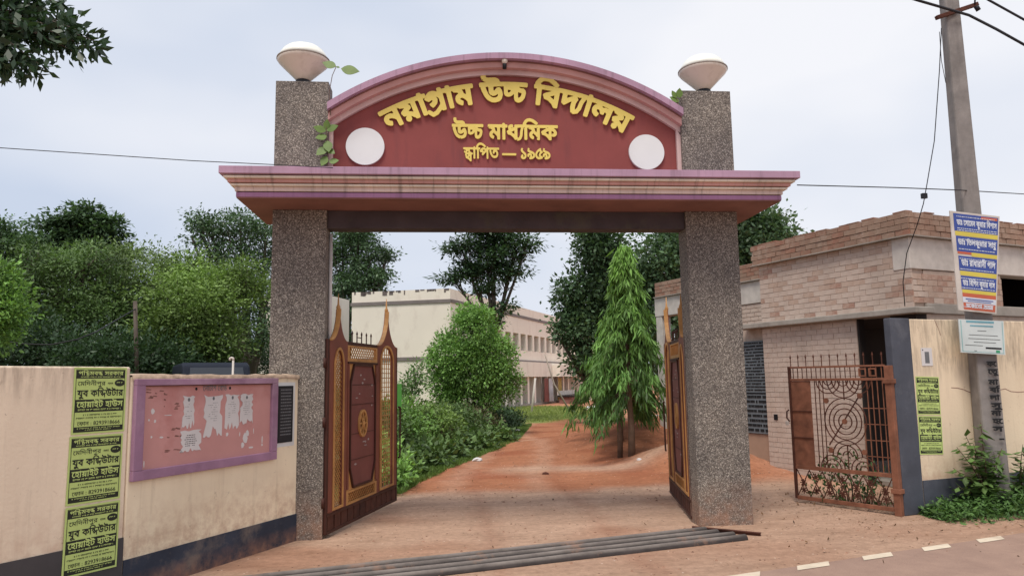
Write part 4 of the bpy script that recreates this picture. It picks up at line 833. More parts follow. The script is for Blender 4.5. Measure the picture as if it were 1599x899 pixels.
# ---------------------------------------------------------------- lime green election-style computer-school posters
def poster_meshes():
    W_, H_ = .41, .475; y = -.0015
    base = MB().box(0, W_, -.001, .0006, 0, H_)
    ink = MB(); grn = MB()
    def band_(z0, z1): ink.add([(.018, y, z0), (W_-.018, y, z0), (W_-.018, y, z1), (.018, y, z1)], [(0, 1, 2, 3)])
    m_ = .014
    ink.poly([(m_, m_), (W_-m_, m_), (W_-m_, H_-m_), (m_, H_-m_)], [[(m_+.004, m_+.004), (W_-m_-.004, m_+.004), (W_-m_-.004, H_-m_-.004), (m_+.004, H_-m_-.004)]], -.0018, -.0012)
    band_(.395, .455); band_(.155, .245); band_(.018, .052)
    y2 = -.0023
    text_flat(grn, 'প ি shca ম ব nga _ স র ক া র', .03, .420, .35, .026, .018, .05, y2)
    text_flat(ink, 'ে ম ি দ ন ী প ু র', .03, .345, .21, .027, .006, .05, y2)
    text_flat(ink, 'য ু ব _ ক ি mpa উ ট া র', .03, .268, .355, .042, .022, .045, y2)
    text_flat(grn, 'ে হ া \u09df া ই ট _ হ া উ স', .03, .190, .355, .038, .022, .045, y2)
    text_flat(ink, 'ে ফ া ন _ : _ 8 2 9 3 9 1 8 6 6 6', .04, .062, .33, .024, .010, .05, y2)
    n = 20
    ink.poly([(.355+.042*math.cos(2*math.pi*i/n), .362+.026*math.sin(2*math.pi*i/n)) for i in range(n)], (), y2, y2+.0008)
    rr = random.Random(3)
    def tiny(mb_, x0, x1, z, h, yy):
        x = x0
        while x < x1:
            l_ = rr.uniform(.005, .016)
            mb_.box(x, min(x1, x+l_), yy, yy+.0006, z+h*.6, z+h); mb_.box(x+.001, x+.003, yy, yy+.0006, z, z+h*.6)
            if rr.random() < .5: mb_.box(x+l_*.5, min(x1, x+l_*.9), yy, yy+.0006, z, z+h*.35)
            x += l_+(.002 if rr.random() < .7 else .009)
    tiny(grn, .05, .36, .402, .008, y2); tiny(grn, .04, .37, .166, .011, y2); tiny(ink, .26, .30, .353, .012, y2)
    tiny(ink, .08, .34, .130, .010, y2); tiny(ink, .03, .38, .108, .010, y2); tiny(grn, .04, .37, .036, .008, y2); tiny(grn, .1, .3, .024, .006, y2)
    tiny(grn, .33, .38, .358, .010, y2-.0008)
    return base.mesh('sheet', M_green), ink.mesh('black_print', M_posterink), grn.mesh('lime_print', M_green)
PM = poster_meshes()
def poster(label, parent_loc, rz, x0, z0, tilt=0., grp='lime green posters', sc_=1.):
    t = thing('poster', label, 'poster', (0, 0, 0), 0, grp)
    d = Vector((math.cos(rz), math.sin(rz), 0)); n_ = Vector((math.sin(rz), -math.cos(rz), 0))
    t.matrix_world = Matrix.Translation(Vector(parent_loc)+d*x0+n_*.0035+Vector((0, 0, z0))) @ Matrix.Rotation(rz, 4, 'Z') @ Matrix.Rotation(tilt, 4, 'Y') @ Matrix.Diagonal((sc_, 1, sc_, 1))
    for nm, me in zip(('sheet', 'black_print', 'lime_print'), PM): link(nm, me, t, kind=None if nm == 'sheet' else 'stuff')
LW0 = (-2.405, 5.945, 0); n_l = Vector((math.sin(R(58)), -math.cos(R(58)), 0))
poster('topmost lime poster on the pinkish wall, just under its coping', LW0, R(58), -.445, 1.212, R(0))
poster('middle lime poster on the pinkish wall, between two others', LW0, R(58), -.455, .725, R(.4))
poster('lowest lime poster on the pinkish wall, overlapping the dark base', tuple(Vector(LW0)+n_l*.009), R(58), -.462, .238, R(.6))

# ---------------------------------------------------------------- right roadside wall
RW = (5.18, 7.98, 0); RR = R(17)
rw = thing('roadside_wall', 'cream roadside wall with a blue pilaster behind the utility pole', 'wall', RW, RR)
part('wall_face', MB().box(.115, 6.0, 0, .2, 0, 2.165), M_wall_c, rw, bevel=.01)
part('dado_band', MB().box(.1155, 6.0, -.012, -.0005, -.02, .36), M_navy2, rw)
part('pilaster', MB().box(-.19, .1145, -.004, .09, 0, 2.172), M_navy2, rw, bevel=.01)
cr = MB(); pts = [(.70, 1.375), (.80, 1.37), (.9, 1.35), (1.02, 1.31), (1.12, 1.29), (1.3, 1.34), (1.38, 1.35), (1.5, 1.33), (1.62, 1.345), (1.72, 1.31), (1.85, 1.30), (2.1, 1.305), (2.4, 1.28)]
for a, b in zip(pts, pts[1:]): cr.bar((a[0], -.0005, a[1]), (b[0], -.0005, b[1]), .007, .003, up=(0, 1, 0))
pts = [(.52, 2.16), (.55, 2.10), (.57, 2.07), (.60, 1.98)]
for a, b in zip(pts, pts[1:]): cr.bar((a[0], -.0005, a[1]), (b[0], -.0005, b[1]), .005, .003, up=(0, 1, 0))
part('crack', cr, M_soffit, rw)
def on_wall(x, z, off=.0035):
    d = Vector((math.cos(RR), math.sin(RR), 0)); n_ = Vector((math.sin(RR), -math.cos(RR), 0)); return Vector(RW)+d*x+n_*off+Vector((0, 0, z))
poster('upper lime poster on the cream wall beside the blue pilaster', RW, RR, .12, 1.085, R(2.0), sc_=.90)
poster('lower lime poster on the cream wall beside the blue pilaster', RW, RR, .105, .645, R(2.5), sc_=.90)
pn = thing('paper_notice', 'small blank white notice above the lime posters on the cream wall', 'paper notice', on_wall(.255, 1.63), RR)
part('sheet', MB().box(0, .175, -.001, .001, 0, .205), M_paper, pn)
part('heading_mark', MB().box(.02, .035, -.002, -.0012, .175, .188), M_ink, pn)
part('grey_square', MB().box(.055, .125, -.002, -.0012, .03, .16), M_inkgrey, pn)

# ---------------------------------------------------------------- iron side gate
ig = thing('iron_side_gate', 'rusty orange iron side gate with ring pattern, open against the blue pilaster', 'gate', (4.93, 7.94, 0), math.atan2(-.857, .515))
GW = 1.257
def ix(s): return -s
def ibox(s0, s1, y0, y1, z0, z1): return MB().box(-s1, -s0, y0, y1, z0, z1)
part('hinge_post', ibox(-.045, .03, -.02, .05, 0, 1.64), M_rust, ig, bevel=.005)
part('post_collar', ibox(-.06, .045, -.035, .065, .24, .29), M_rust, ig, bevel=.004)
part('post_collar', ibox(-.06, .045, -.035, .065, 1.44, 1.49), M_rust, ig, bevel=.004)
part('free_stile', ibox(GW-.03, GW, 0, .03, .05, 1.655), M_rust2, ig)
for z0, z1, nm in ((.04, .085, 'bottom_rail'), (.405, .45, 'lower_rail'), (1.475, 1.505, 'upper_rail'), (1.63, 1.652, 'top_rail')):
    part(nm, ibox(.036, GW-.031, 0, .03, z0, z1), M_rust, ig, bevel=.003)
part('rusty_plate', ibox(.965, GW-.031, .008, .02, .451, 1.474), M_rust, ig)
for z in (.78, 1.1): part('plate_strap', ibox(.96, GW-.03, -.002, .007, z, z+.012), M_rust2, ig)
for i in range(12):
    s = .06+i*(GW-.1)/11; part('spike', MB().tube([(-s, .015, 1.652), (-s, .015, 1.75), (-s, .015, 1.765), (-s, .015, 1.80)], [.006, .006, .012, .002], 6), M_rust2, ig)
for i in range(19):
    s = .07+i*(GW-.14)/18; part('top_bar', ibox(s-.004, s+.004, .008, .016, 1.506, 1.629), M_rust if i < 5 else M_rust2, ig)
for s in (.17, .29): part('top_square', MB().poly([(-s-.045, 1.52), (-s+.045, 1.52), (-s+.045, 1.615), (-s-.045, 1.615)], [[(-s-.03, 1.535), (-s+.03, 1.535), (-s+.03, 1.60), (-s-.03, 1.60)]], -.002, .006), M_rust, ig)
for s in (.07, .13, .19, .25, .31): part('bar', ibox(s-.0045, s+.0045, .008, .017, .451, 1.474 if s < .22 else (.98 if s > .28 else 1.474)), M_rust, ig)
for s in (.80, .85, .905): part('bar', ibox(s-.0045, s+.0045, .008, .017, .451, 1.474), M_rust2, ig)
for z in (.62, .8, .98, 1.16): part('cross_bar', ibox(.035, .33, .021, .027, z-.005, z+.005), M_rust, ig)
def ring(cx, cz, r, a0=0, a1=360, w_=.010, sx=1.):
    mb = MB(); n = max(8, int(abs(a1-a0)/12)); P_ = [(-(cx+sx*r*math.cos(R(a0+(a1-a0)*i/n))), .014, cz+r*math.sin(R(a0+(a1-a0)*i/n))) for i in range(n+1)]
    for a, b in zip(P_, P_[1:]): mb.bar(a, b, w_, .012, up=(0, 1, 0))
    return mb
cx, cz = .545, 1.0
for r in (.085, .15, .21, .27): part('ring', ring(cx, cz, r, sx=.95), M_rust2, ig)
for r in (.06, .13, .19):
    part('ring', ring(cx, 1.475, r*1.05, 180, 360), M_rust2, ig)
    part('ring', ring(cx, .60, r*.95, 0, 180), M_rust2, ig)
for dx in (-.19, .19):
    for r in (.05, .10, .15):
        part('ring', ring(cx+dx, 1.474, r, 180, 360), M_rust2, ig); part('ring', ring(cx+dx, .452, r, 0, 180), M_rust2, ig)
part('ring_bar', ibox(cx-.006, cx+.006, .021, .028, .451, .72), M_rust2, ig); part('ring_bar', ibox(cx-.006, cx+.006, .021, .028, 1.25, 1.474), M_rust2, ig)
part('diagonal_bar', MB().bar((-(cx+.21), .0, .72), (-(cx-.20), .0, 1.30), .014, .01, up=(0, 1, 0)), M_rust2, ig)
for s, z in ((.34, 1.30), (.76, 1.24), (.33, .66), (.74, .66), (cx, 1.0)):
    part('rosette', MB().poly([(-s+.032*math.cos(i*math.pi/5), z+.032*math.sin(i*math.pi/5)) for i in range(10)], (), -.006, .007), M_rust, ig)
lt = MB(); n_ = 7
for i in range(n_):
    s0 = .04+(GW-.08)*i/n_; s1 = .04+(GW-.08)*(i+1)/n_; zm = .245
    for a, b in (((s0, .09), (s1, .40)), ((s0, .40), (s1, .09))): lt.bar((-a[0], .012, a[1]), (-b[0], .012, b[1]), .010, .008, up=(0, 1, 0))
part('lower_lattice', lt, M_rust2, ig)
for i in range(n_):
    for z in ((.165, .325) if i % 2 else (.245, .16)):
        s = .04+(GW-.08)*(i+.5)/n_; st = MB()
        for k in range(4):
            t = math.pi*k/4; st.bar((-s-.045*math.cos(t), .006, z-.045*math.sin(t)), (-s+.045*math.cos(t), .006, z+.045*math.sin(t)), .012, .006, up=(0, 1, 0))
        part('star', st, M_rust2, ig)
part('latch', MB().tube([(-GW-.0, -.02, 1.12), (-GW-.03, -.02, 1.10), (-GW-.035, -.02, 1.02), (-GW-.0, -.02, .98)], .010, 8), M_gdark, ig, True)
part('padlock', MB().box(-GW-.05, -GW-.012, -.035, -.012, .93, .98), M_conc_l, ig, bevel=.005)

# ---------------------------------------------------------------- cattle grid of steel pipes across the entrance
dirp = Vector((4.21, 1.25, 0)).normalized(); nrm = Vector((-dirp.y, dirp.x, 0))
a0 = Vector((2.60, 7.50, 0))
mb = MB(); w0 = [a0-dirp*5.6+nrm*.06, a0+dirp*.12+nrm*.06, a0+dirp*.12-nrm*.50, a0-dirp*5.6-nrm*.52]
mb.add([(p.x, p.y, .004) for p in w0], [(0, 3, 2, 1)][:1])
tr = structure('grid_trench', mb, paint('trench_shade', lin('1E1715'), var=.3))  # flat near-black sheet: shade between the pipes is put in its colour
for k, (off, L0, L1) in enumerate(((0, 5.5, .0), (-.15, 5.6, .03), (-.31, 5.4, .10), (-.46, 5.0, .12))):
    p0 = a0-dirp*L0+nrm*off; p1 = a0+dirp*L1+nrm*off
    lab = ['steel pipe of the entrance grid farthest from the road', 'second steel pipe of the entrance grid counted from the gate', 'third steel pipe of the entrance grid counted from the gate', 'steel pipe of the entrance grid nearest the road'][k]
    pts = [p0.lerp(p1, i/12)+Vector((0, 0, .004+.006*mnoise.noise((i*.7, k*3, 0)))) for i in range(13)]
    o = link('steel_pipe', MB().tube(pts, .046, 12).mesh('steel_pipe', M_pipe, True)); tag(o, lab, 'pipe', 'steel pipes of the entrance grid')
ab = MB().bar((2.50, 7.60, .035), (3.05, 7.20, .03), .035, .008).bar((2.50, 7.605, .02), (3.05, 7.205, .015), .008, .035)
o = link('angle_iron', ab.mesh('angle_iron', M_rust2)); tag(o, 'rusty angle iron lying across the pipe ends at the foot of the right pillar', 'angle iron')

# ---------------------------------------------------------------- unfinished brick building on the right
bb = thing('brick_building', 'unfinished whitewashed brick building with a bare brick parapet behind the iron gate', 'building', (6.15, 9.2, 0), R(20))
CL, CH = .205, .079
BV = []
for k in range(4):
    rr = random.Random(k); j = lambda: rr.uniform(-.004, .004)
    m_ = MB(); m_.box(0, CL-.007, 0, .03, 0, CH-.007); m_.v = [(x+j(), y, z+j()*.7) for x, y, z in m_.v]; BV.append(m_)
def brick_mesh(k, mat): return BV[k].mesh('brick', mat)
BM = [[brick_mesh(k, m) for k in range(4)] for m in M_brick]; BP = [[brick_mesh(k, m) for k in range(4)] for m in M_brickpar]
rb = random.Random(11)
def lay(parent, side, plane, u0, u1, z0, rows, pal, weights, patches=(), jit=.004, core=None):
    """lay bricks one by one. side 'L' = face x=plane (u along y), side 'F' = face y=plane (u along x)"""
    cnt = 0
    for r_ in range(rows):
        z = z0+r_*CH; u = u0-(CL/2 if r_ % 2 else 0)
        while u < u1-.02:
            a = max(u, u0); b = min(u+CL, u1)
            if b-a > .05:
                wts = list(weights)
                for pu, pz, pr in patches:
                    if math.hypot((a+b)/2-pu, (z-pz)*1.6) < pr and rb.random() < .6: wts = [.35, .5, .8]
                m = rb.choices(pal, wts)[0][rb.randrange(4)]
                o = bpy.data.objects.new('brick', m); COL.objects.link(o); o.parent = parent
                p_ = rb.uniform(-jit, jit*.5); sx = (b-a)/CL
                if side == 'L':
                    o.rotation_euler = (rb.uniform(-.01, .01), 0, R(-90)); o.location = (plane+p_, b-.006, z)
                else: o.rotation_euler = (rb.uniform(-.01, .01), 0, 0); o.location = (a+.006, plane+p_, z)
                o.scale = (sx, 1, 1); cnt += 1
            u += CL
    return cnt
# side 'L' bricks: local +x of a brick runs toward -y after the turn, its depth (+y) toward +x
LY = 2.755
part('wall_core', MB().box(.0045, .25, .02, LY-.002, 2.411, 3.355), M_mortar, bb)
part('front_core', MB().box(.252, 1.9, .0045, .25, 2.4705, 2.915), M_mortar, bb)
nbk = lay(bb, 'L', 0, 0, LY, 2.412, 12, BM, (1., .45, .03), ((1.3, 2.62, .38), (.5, 2.95, .15), (.25, 2.6, .3), (1.5, 2.95, .2), (2.4, 2.55, .15)))
nbk += lay(bb, 'F', 0, .0, 1.9, 2.475, 5, BM, (.5, .6, .8), ((.3, 2.85, .25), (1.2, 2.55, .5)))
part('beam', MB().box(-.012, 4.2, -.012, .25, 2.925, 3.354), M_conc_l, bb, bevel=.01)
# parapet, four courses, standing a little proud
part('parapet_core', MB().box(-.055, .15, -.055, LY+.08, 3.3705, 3.665).box(.1505, 4.2, -.055, .15, 3.3705, 3.665), M_mortar, bb)
part('parapet_slab', MB().box(-.085, 4.2, -.085, LY+.10, 3.3555, 3.3700), M_conc, bb)
nbk += lay(bb, 'L', -.075, -.07, LY+.09, 3.371, 4, BP, (.5, .4, .5), jit=.008)
fc = MB()
for r_ in range(4):
    z = 3.371+r_*CH; u = -.05-(CL/2 if r_ % 2 else 0)
    while u < 4.1:
        a, b = max(u, -.05), u+CL
        if b-a > .05: p_ = rb.uniform(-.008, .008); fc.box(a+.006, b-.006, -.075+p_, -.05, z, z+CH-.010)
        u += CL
part('brick_courses', fc, M_brickpar[0], bb, kind='stuff')
# ragged last course, one brick joined row (past the 300 that show largest)
tp = MB()
u = -.05
while u < LY+.05:
    if rb.random() < .8: h_ = rb.uniform(.006, .022); tp.box(-.07, .06, u, u+.20, 3.686, 3.686+h_)
    u += rb.uniform(.13, .26)
u = .05
while u < 4.1:
    if rb.random() < .7: tp.box(u, u+.2, -.07, .06, 3.686, 3.686+rb.uniform(.006, .018))
    u += rb.uniform(.2, .4)
part('mortar_lump', tp, M_brickpar[1], bb, kind='stuff')
# concrete ledge
part('ledge', MB().box(-.13, .24, -.13, LY+.45, 2.325, 2.408), M_conc, bb, bevel=.012)
part('front_lintel', MB().box(.2405, 4.2, -.03, .24, 2.33, 2.469), M_conc, bb, bevel=.01)
# lower left wall with its courses, door gap, corner pier
part('lower_wall', MB().box(.006, .13, .915, LY, -.05, 2.324), M_mortar, bb)
cs = MB()
for r_ in range(29):
    z = .02+r_*CH; u = .915-(CL/2 if r_ % 2 else 0)
    while u < LY-.02:
        a, b = max(u, .915), min(u+CL, LY)
        if b-a > .05: p_ = rb.uniform(-.003, .003); cs.box(p_*.5, .02, a+.004, b-.004, z, z+CH-.008)
        u += CL
part('brick_courses', cs, M_brick[0], bb, kind='stuff')
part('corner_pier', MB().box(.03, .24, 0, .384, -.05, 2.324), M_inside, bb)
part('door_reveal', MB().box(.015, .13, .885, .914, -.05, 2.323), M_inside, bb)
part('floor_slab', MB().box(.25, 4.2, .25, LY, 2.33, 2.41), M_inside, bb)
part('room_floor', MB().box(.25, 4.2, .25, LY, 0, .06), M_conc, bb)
part('back_wall', MB().box(.25, 1.1, LY-.2, LY, 0, 2.329).box(1.9, 4.2, LY-.2, LY, 0, 2.329).box(1.1, 1.9, LY-.2, LY, 0, 2.329), M_inside, bb)  # last box fills the rear gap, added to keep the room dark
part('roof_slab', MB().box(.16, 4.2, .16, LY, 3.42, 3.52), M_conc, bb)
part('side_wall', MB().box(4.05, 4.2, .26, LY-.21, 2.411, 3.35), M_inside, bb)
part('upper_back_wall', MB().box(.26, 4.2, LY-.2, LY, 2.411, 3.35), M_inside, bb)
part('front_wall', MB().box(.242, 2.4, .0, .22, 0, 2.329), M_mortar, bb)
part('front_pier', MB().box(3.6, 4.2, .0, .22, 2.47, 2.92), M_mortar, bb)
part('wall_socket', MB().box(-.008, -.0035, 2.52, 2.60, .84, .93), M_black, bb)
# bay with the written board, set back a little
part('bay_wall', MB().box(.10, .24, LY+.001, LY+1.1, -.05, 2.323), M_mortar, bb)
part('bay_plaster', MB().box(.085, .0995, LY+.002, LY+.95, -.03, .58), paint('bare_cement_render', lin('A98C79'), var=.15, dirt=lin('8A6B5A')), bb)
M_sh = paint('blue_grey_board', lin('6E757B'), var=.2)
sh = thing('written_board', 'tall blue grey board covered in dark rows of writing beside the whitewashed brick wall', 'board', (6.15, 9.2, 0), R(20))
part('upper_board', MB().box(.06, .098, LY+.02, LY+.85, 1.27, 2.13), M_sh, sh)
part('lower_board', MB().box(.06, .098, LY+.02, LY+.85, .60, 1.245), M_sh, sh)
mb = MB(); rr = random.Random(6)
for z0, z1, st, h_ in ((1.30, 2.10, .052, .024), (.63, 1.22, .078, .045)):
    z = z0
    while z < z1:
        u = LY+.05
        while u < LY+.83:
            l_ = rr.uniform(.03, .10); mb.box(.054, .0595, u, min(u+l_, LY+.84), z+rr.uniform(0, .006), z+h_); u += l_+rr.choice([.008, .012, .03])
        z += st
part('writing', mb, M_ink, sh, kind='stuff')
part('board_gap', MB().box(.055, .098, LY+.02, LY+.85, 1.2455, 1.2695), M_black, sh)
# farther wing with portico (set back)
WX = 1.15
wg = thing('brick_wing', 'farther brick and concrete portico wing with a single column behind the right gate leaf', 'building', (6.15, 9.2, 0), R(20))
part('parapet_core', MB().box(WX-.03, WX+.2, 3.5, 7.15, 3.345, 3.665), M_mortar, wg)
part('parapet_brick_slab', MB().box(WX-.08, WX+.2, 3.45, 7.2, 3.325, 3.344), M_conc, wg)
lay(wg, 'L', WX-.06, 3.5, 7.15, 3.346, 4, BP, (.3, .9, .2), jit=.008)
part('portico_beam', MB().box(WX-.03, WX+.25, 3.4, 7.22, 2.90, 3.324), M_conc_l, wg, bevel=.01)
part('column', MB().box(WX-.02, WX+.22, 6.98, 7.20, -.05, 2.899), M_conc_l, wg, bevel=.01)
part('rear_wall', MB().box(WX, WX+.2, 3.4, 5.2, -.05, 2.899), M_mortar, wg)
wcs = MB()
for r_ in range(12):
    z = 1.95+r_*CH; u = 3.4-(CL/2 if r_ % 2 else 0)
    while u < 5.2:
        a, b = max(u, 3.4), min(u+CL, 5.2)
        if b-a > .05: wcs.box(WX-.012, WX, a+.006, b-.006, z, z+CH-.012)
        u += CL
part('brick_courses', wcs, M_brick[0], wg, kind='stuff')
part('window_recess', MB().box(WX+.6, WX+.7, 5.25, 6.9, 0, 2.899), M_inside, wg)

# ---------------------------------------------------------------- school building
sb = thing('school_building', 'pale two storey school building with grey bands beyond the round tree', 'building', (.23, 34.23, 0), 0)
fa = math.atan2(34.23-35.77, .23+4.654); sa = math.atan2(53.0-34.23, 8.83-.23)
def fbox(ang, u0, u1, v0, v1, z0, z1, mb=None):
    """box along direction ang (u) with depth v to its left-hand inside"""
    mb = mb or MB(); d = Vector((math.cos(ang), math.sin(ang), 0)); n_ = Vector((-math.sin(ang), math.cos(ang), 0))
    vs = [d*u+n_*v+Vector((0, 0, z)) for z in (z0, z1) for v in (v0, v1) for u in (u0, u1)]
    mb.add(vs, [(0, 2, 3, 1), (4, 5, 7, 6), (0, 1, 5, 4), (2, 6, 7, 3), (0, 4, 6, 2), (1, 3, 7, 5)]); return mb
SL = 21.0
part('front_wall', fbox(fa, -4.9+.0, 0, 0, .3, 0, 5.8), M_schwall, sb)
part('roof_band', fbox(fa, -4.95, .03, -.05, -.001, 5.14, 5.30), M_schband, sb)
part('floor_band', fbox(fa, -4.95, .03, -.05, -.001, 2.50, 2.66), M_schband, sb)
part('corner_wall', fbox(sa, .0, 5.0, .0, .3, 0, 5.79), M_schwall, sb)
part('upper_wall', fbox(sa, 5.001, SL, .0, .3, 4.22, 5.79), M_schwall, sb)
part('roof_band', fbox(sa, .03, SL, -.05, -.001, 5.14, 5.30), M_schband, sb)
part('parapet_wall', fbox(sa, 5.001, SL, .0, .3, 2.66, 3.25), M_schwall, sb)
part('floor_band', fbox(sa, .03, SL, -.05, -.001, 2.58, 2.68), M_schband, sb)
part('awning', fbox(sa, 5.0, 20.8, -.35, -.06, 1.70, 2.57), M_schwall, sb)
part('entrance_awning', fbox(sa, 15.2, 20.8, -.9, -.36, 1.70, 2.45), M_schwall, sb)
part('veranda_back_wall', fbox(sa, 5.0, SL, 1.5, 1.7, 0, 5.6), M_schinner, sb)
part('veranda_floor', fbox(sa, 5.0, SL, .3, 1.5, 2.45, 2.66), M_schinner, sb)
part('ceiling', fbox(sa, 5.0, SL, .3, 1.5, 4.25, 4.4), M_schinner, sb)
part('end_wall', fbox(sa, SL-.3, SL, .3, 6, 0, 5.79), M_schwall, sb)
part('far_wing_wall', fbox(sa, SL, SL+.3, -4, 6, 0, 4.6), M_schwall, sb)
for k in range(12):
    u = 5.9+1.3*k
    part('column', fbox(sa, u-.17, u+.17, -.02, .32, 3.251, 4.219), M_schwall, sb)
    part('column', fbox(sa, u-.17, u+.17, -.08, .30, -.1, 1.699), M_schwall, sb)
    part('door' if k % 2 else 'window', fbox(sa, u+.3, u+1.0, 1.46, 1.499, 2.7 if k % 2 else 3.3, 4.15), M_schdark, sb)
    part('door' if k % 2 == 0 else 'window', fbox(sa, u+.3, u+1.0, 1.46, 1.499, 0.1 if k % 2 == 0 else .7, 1.65), M_schdark, sb)
part('plinth', fbox(sa, 4.9, 21, -.25, 1.5, -.1, .12), M_conc, sb)
lp = MB(); rr = random.Random(4); dfr = Vector((math.cos(fa), math.sin(fa), 0))
for i in range(26):
    u = -rr.uniform(.0, 4.8); fbox(fa, u, u+rr.uniform(.04, .25), -.012, -.002, 5.8-rr.uniform(.04, .22), 5.801, lp)
part('roof_stain', lp, paint('roof_edge_stain', lin('6E6361')), sb, kind='stuff')
# far slab of wall seen past the left pillar
sw = thing('outbuilding', 'narrow pale outbuilding with a grey band glimpsed beside the left pillar', 'building', (-7.5, 36.2, 0), math.atan2(-.3, 1))
part('wall', MB().box(-1.5, 1.78, 0, 3, 0, 5.75), M_schwall, sw); part('roof_band', MB().box(-1.5, 1.80, -.05, -.001, 5.1, 5.26), M_schband, sw)
part('floor_band', MB().box(-1.5, 1.80, -.05, -.001, 2.5, 2.66), M_schband, sw)
# entrance clutter
M_cloth1 = paint('yellow_cloth', lin('B79A5A')); M_cloth2 = paint('grey_white_cloth', lin('B5AFB0')); M_cloth3 = paint('dull_red_cloth', lin('7A4A44'))
sdir = Vector((math.cos(sa), math.sin(sa), 0)); sn = Vector((-math.sin(sa), math.cos(sa), 0)); S0 = Vector((.23, 34.23, 0))
def at_school(u, v, z=0): return S0+sdir*u+sn*v+Vector((0, 0, z))
for i, (u, m_, lab) in enumerate(((14.2, M_cloth2, 'grey white cloth hanging at the school entrance, left of the yellow one'), (16.3, M_cloth1, 'yellow patterned cloth hanging at the school entrance'), (13.2, M_cloth3, 'dull red cloth hanging at the school entrance'))):
    mb = MB(); n_ = 10
    vs = []
    for k in range(n_+1):
        for z in (.15, .8, 1.6): vs.append((k*.75/n_, .05*math.sin(k*1.9)*(1.7-z), z))
    mb.add(vs, [(k*3+j, k*3+3+j, k*3+4+j, k*3+1+j) for k in range(n_) for j in range(2)])
    o = link('hanging_cloth', mb.mesh('hanging_cloth', m_), None, at_school(u, -.45), sa); tag(o, lab, 'cloth', 'cloths at the school entrance')
    sol = o.modifiers.new('s', 'SOLIDIFY'); sol.thickness = .02
pf = thing('stage_platform', 'low dark bench like platform in front of the school entrance', 'platform', at_school(15.2, -1.6), sa)
part('deck', MB().box(-1.5, 2.6, -.5, .5, .42, .52), M_schdark, pf); part('base', MB().box(-1.4, 2.5, -.4, .4, 0, .41), M_soffit, pf)
part('side_rail', MB().box(-1.5, 2.6, .45, .5, .53, .8), M_conc_l, pf)
for x0, x1, lab in ((842, 826, 'leaning bamboo pole with its foot on the lawn before the school'),):
    o = link('bamboo_pole', MB().tube([(6.05, 36.4, 0), (5.35, 36.6, 1.3), (4.95, 36.8, 2.75)], [.045, .04, .03], 8).mesh('bamboo_pole', M_wood, True)); tag(o, lab, 'pole')
o = link('white_post', MB().tube([(3.977,35.000,-0.244), (4.226,35.000,1.603)], .05, 8).mesh('white_post', M_conc_l, True)); tag(o, 'short white post leaning beside the bamboo pole', 'post')
# white stones along the lawn
rr = random.Random(8)
for i in range(7):
    t = i/6; m_ = MB(); p = Vector((7.2+2.0*t, 37.5+rr.uniform(-.5, .5), 0)); m_.lathe([(.02, -.05), (.22, .0), (.2, .1), (.08, .16)], (0, 0, 0), 7); m_.v = [(x*rr.uniform(.8, 1.2), y, z) for x, y, z in m_.v]
    o = link('edging_stone', m_.mesh('edging_stone', M_white), None, p); tag(o, 'whitish edging stone on the lawn before the school entrance', 'stone', 'white edging stones before the school')

# ---------------------------------------------------------------- utility pole with its signs
up = thing('utility_pole', 'grey concrete utility pole with black vertical writing in front of the cream wall', 'utility pole', (6.25, 8.16, .113), R(-6))
up.scale = (.927,)*3
mb = MB(); k0 = 0
def frus(mb, w0, d0, z0, w1, d1, z1, ox=0.): 
    mb.add([(sx*w_/2+o_, sy*d_/2, z) for w_, d_, z, o_ in ((w0, d0, z0, 0), (w1, d1, z1, ox)) for sx, sy in ((-1, -1), (1, -1), (1, 1), (-1, 1))],
           [(0, 3, 2, 1), (4, 5, 6, 7), (0, 1, 5, 4), (1, 2, 6, 5), (2, 3, 7, 6), (3, 0, 4, 7)])
frus(mb, .29, .22, -.3, .17, .14, 8.2); M_pole = paint('weathered_pole_concrete', lin('847E7B'), var=.22, scale=6, dirt=lin('4F4A48'), dirt_amt=.6, dirt_scale=(3, 3, .5), bump=.6, fine=45)
part('shaft', mb, M_pole, up, bevel=.025)
wr = MB(); rr = random.Random(21)
rows = ['ক ে', 'ে ত ু', 'ম া', 'ব ি', 'ল া', 'স ু', 'ন া', 'হ ে', 'স']
z = 1.62
for i, tk in enumerate(rows):
    text_flat(wr, tk, -.025-(.0 if i % 2 else .008), z, .115, .056, .05, .06, -.142+z*.0049+.002); z -= .095 if i != 1 else .13
part('black_writing', wr, M_ink, up)
part('red_dash', MB().box(.03, .09, -.139, -.136, .72, .74), M_ink, up)
# cross arm and hook
part('cross_arm', MB().bar((-.26, -.12, 6.19), (.36, -.02, 6.42), .05, .05), M_rust2, up, bevel=.003)
part('upper_cross_arm', MB().bar((-.30, -.12, 6.70), (.30, -.02, 6.92), .05, .05), M_rust2, up, bevel=.003)
part('hook', MB().tube([(.30, -.06, 6.40), (.31, -.06, 6.47), (.29, -.06, 6.52), (.25, -.06, 6.53), (.23, -.06, 6.50)], .012, 6), M_black, up, True)
part('insulator', MB().tube([(.30, -.08, 6.36), (.33, -.08, 6.30)], .03, 8), M_black, up, True)
def cable(name, label, pts, r, cat='cable', grp=None, n=24, sag=0.):
    P_ = [Vector(p) for p in pts]
    if len(P_) == 2: P_ = [P_[0].lerp(P_[1], i/n)-Vector((0, 0, sag*4*(i/n)*(1-i/n))) for i in range(n+1)]
    o = link(name, MB().tube(P_, r, 6).mesh(name, M_wire, True)); return tag(o, label, cat, grp)
cable('power_cable', 'thick black cable running through the hook on the utility pole', [(4.832,7.880,6.202), (5.680,7.970,6.019), (6.393,8.030,5.875), (6.609,7.880,5.626), (6.864,7.790,5.396), (8.043,8.200,5.131)], .016)
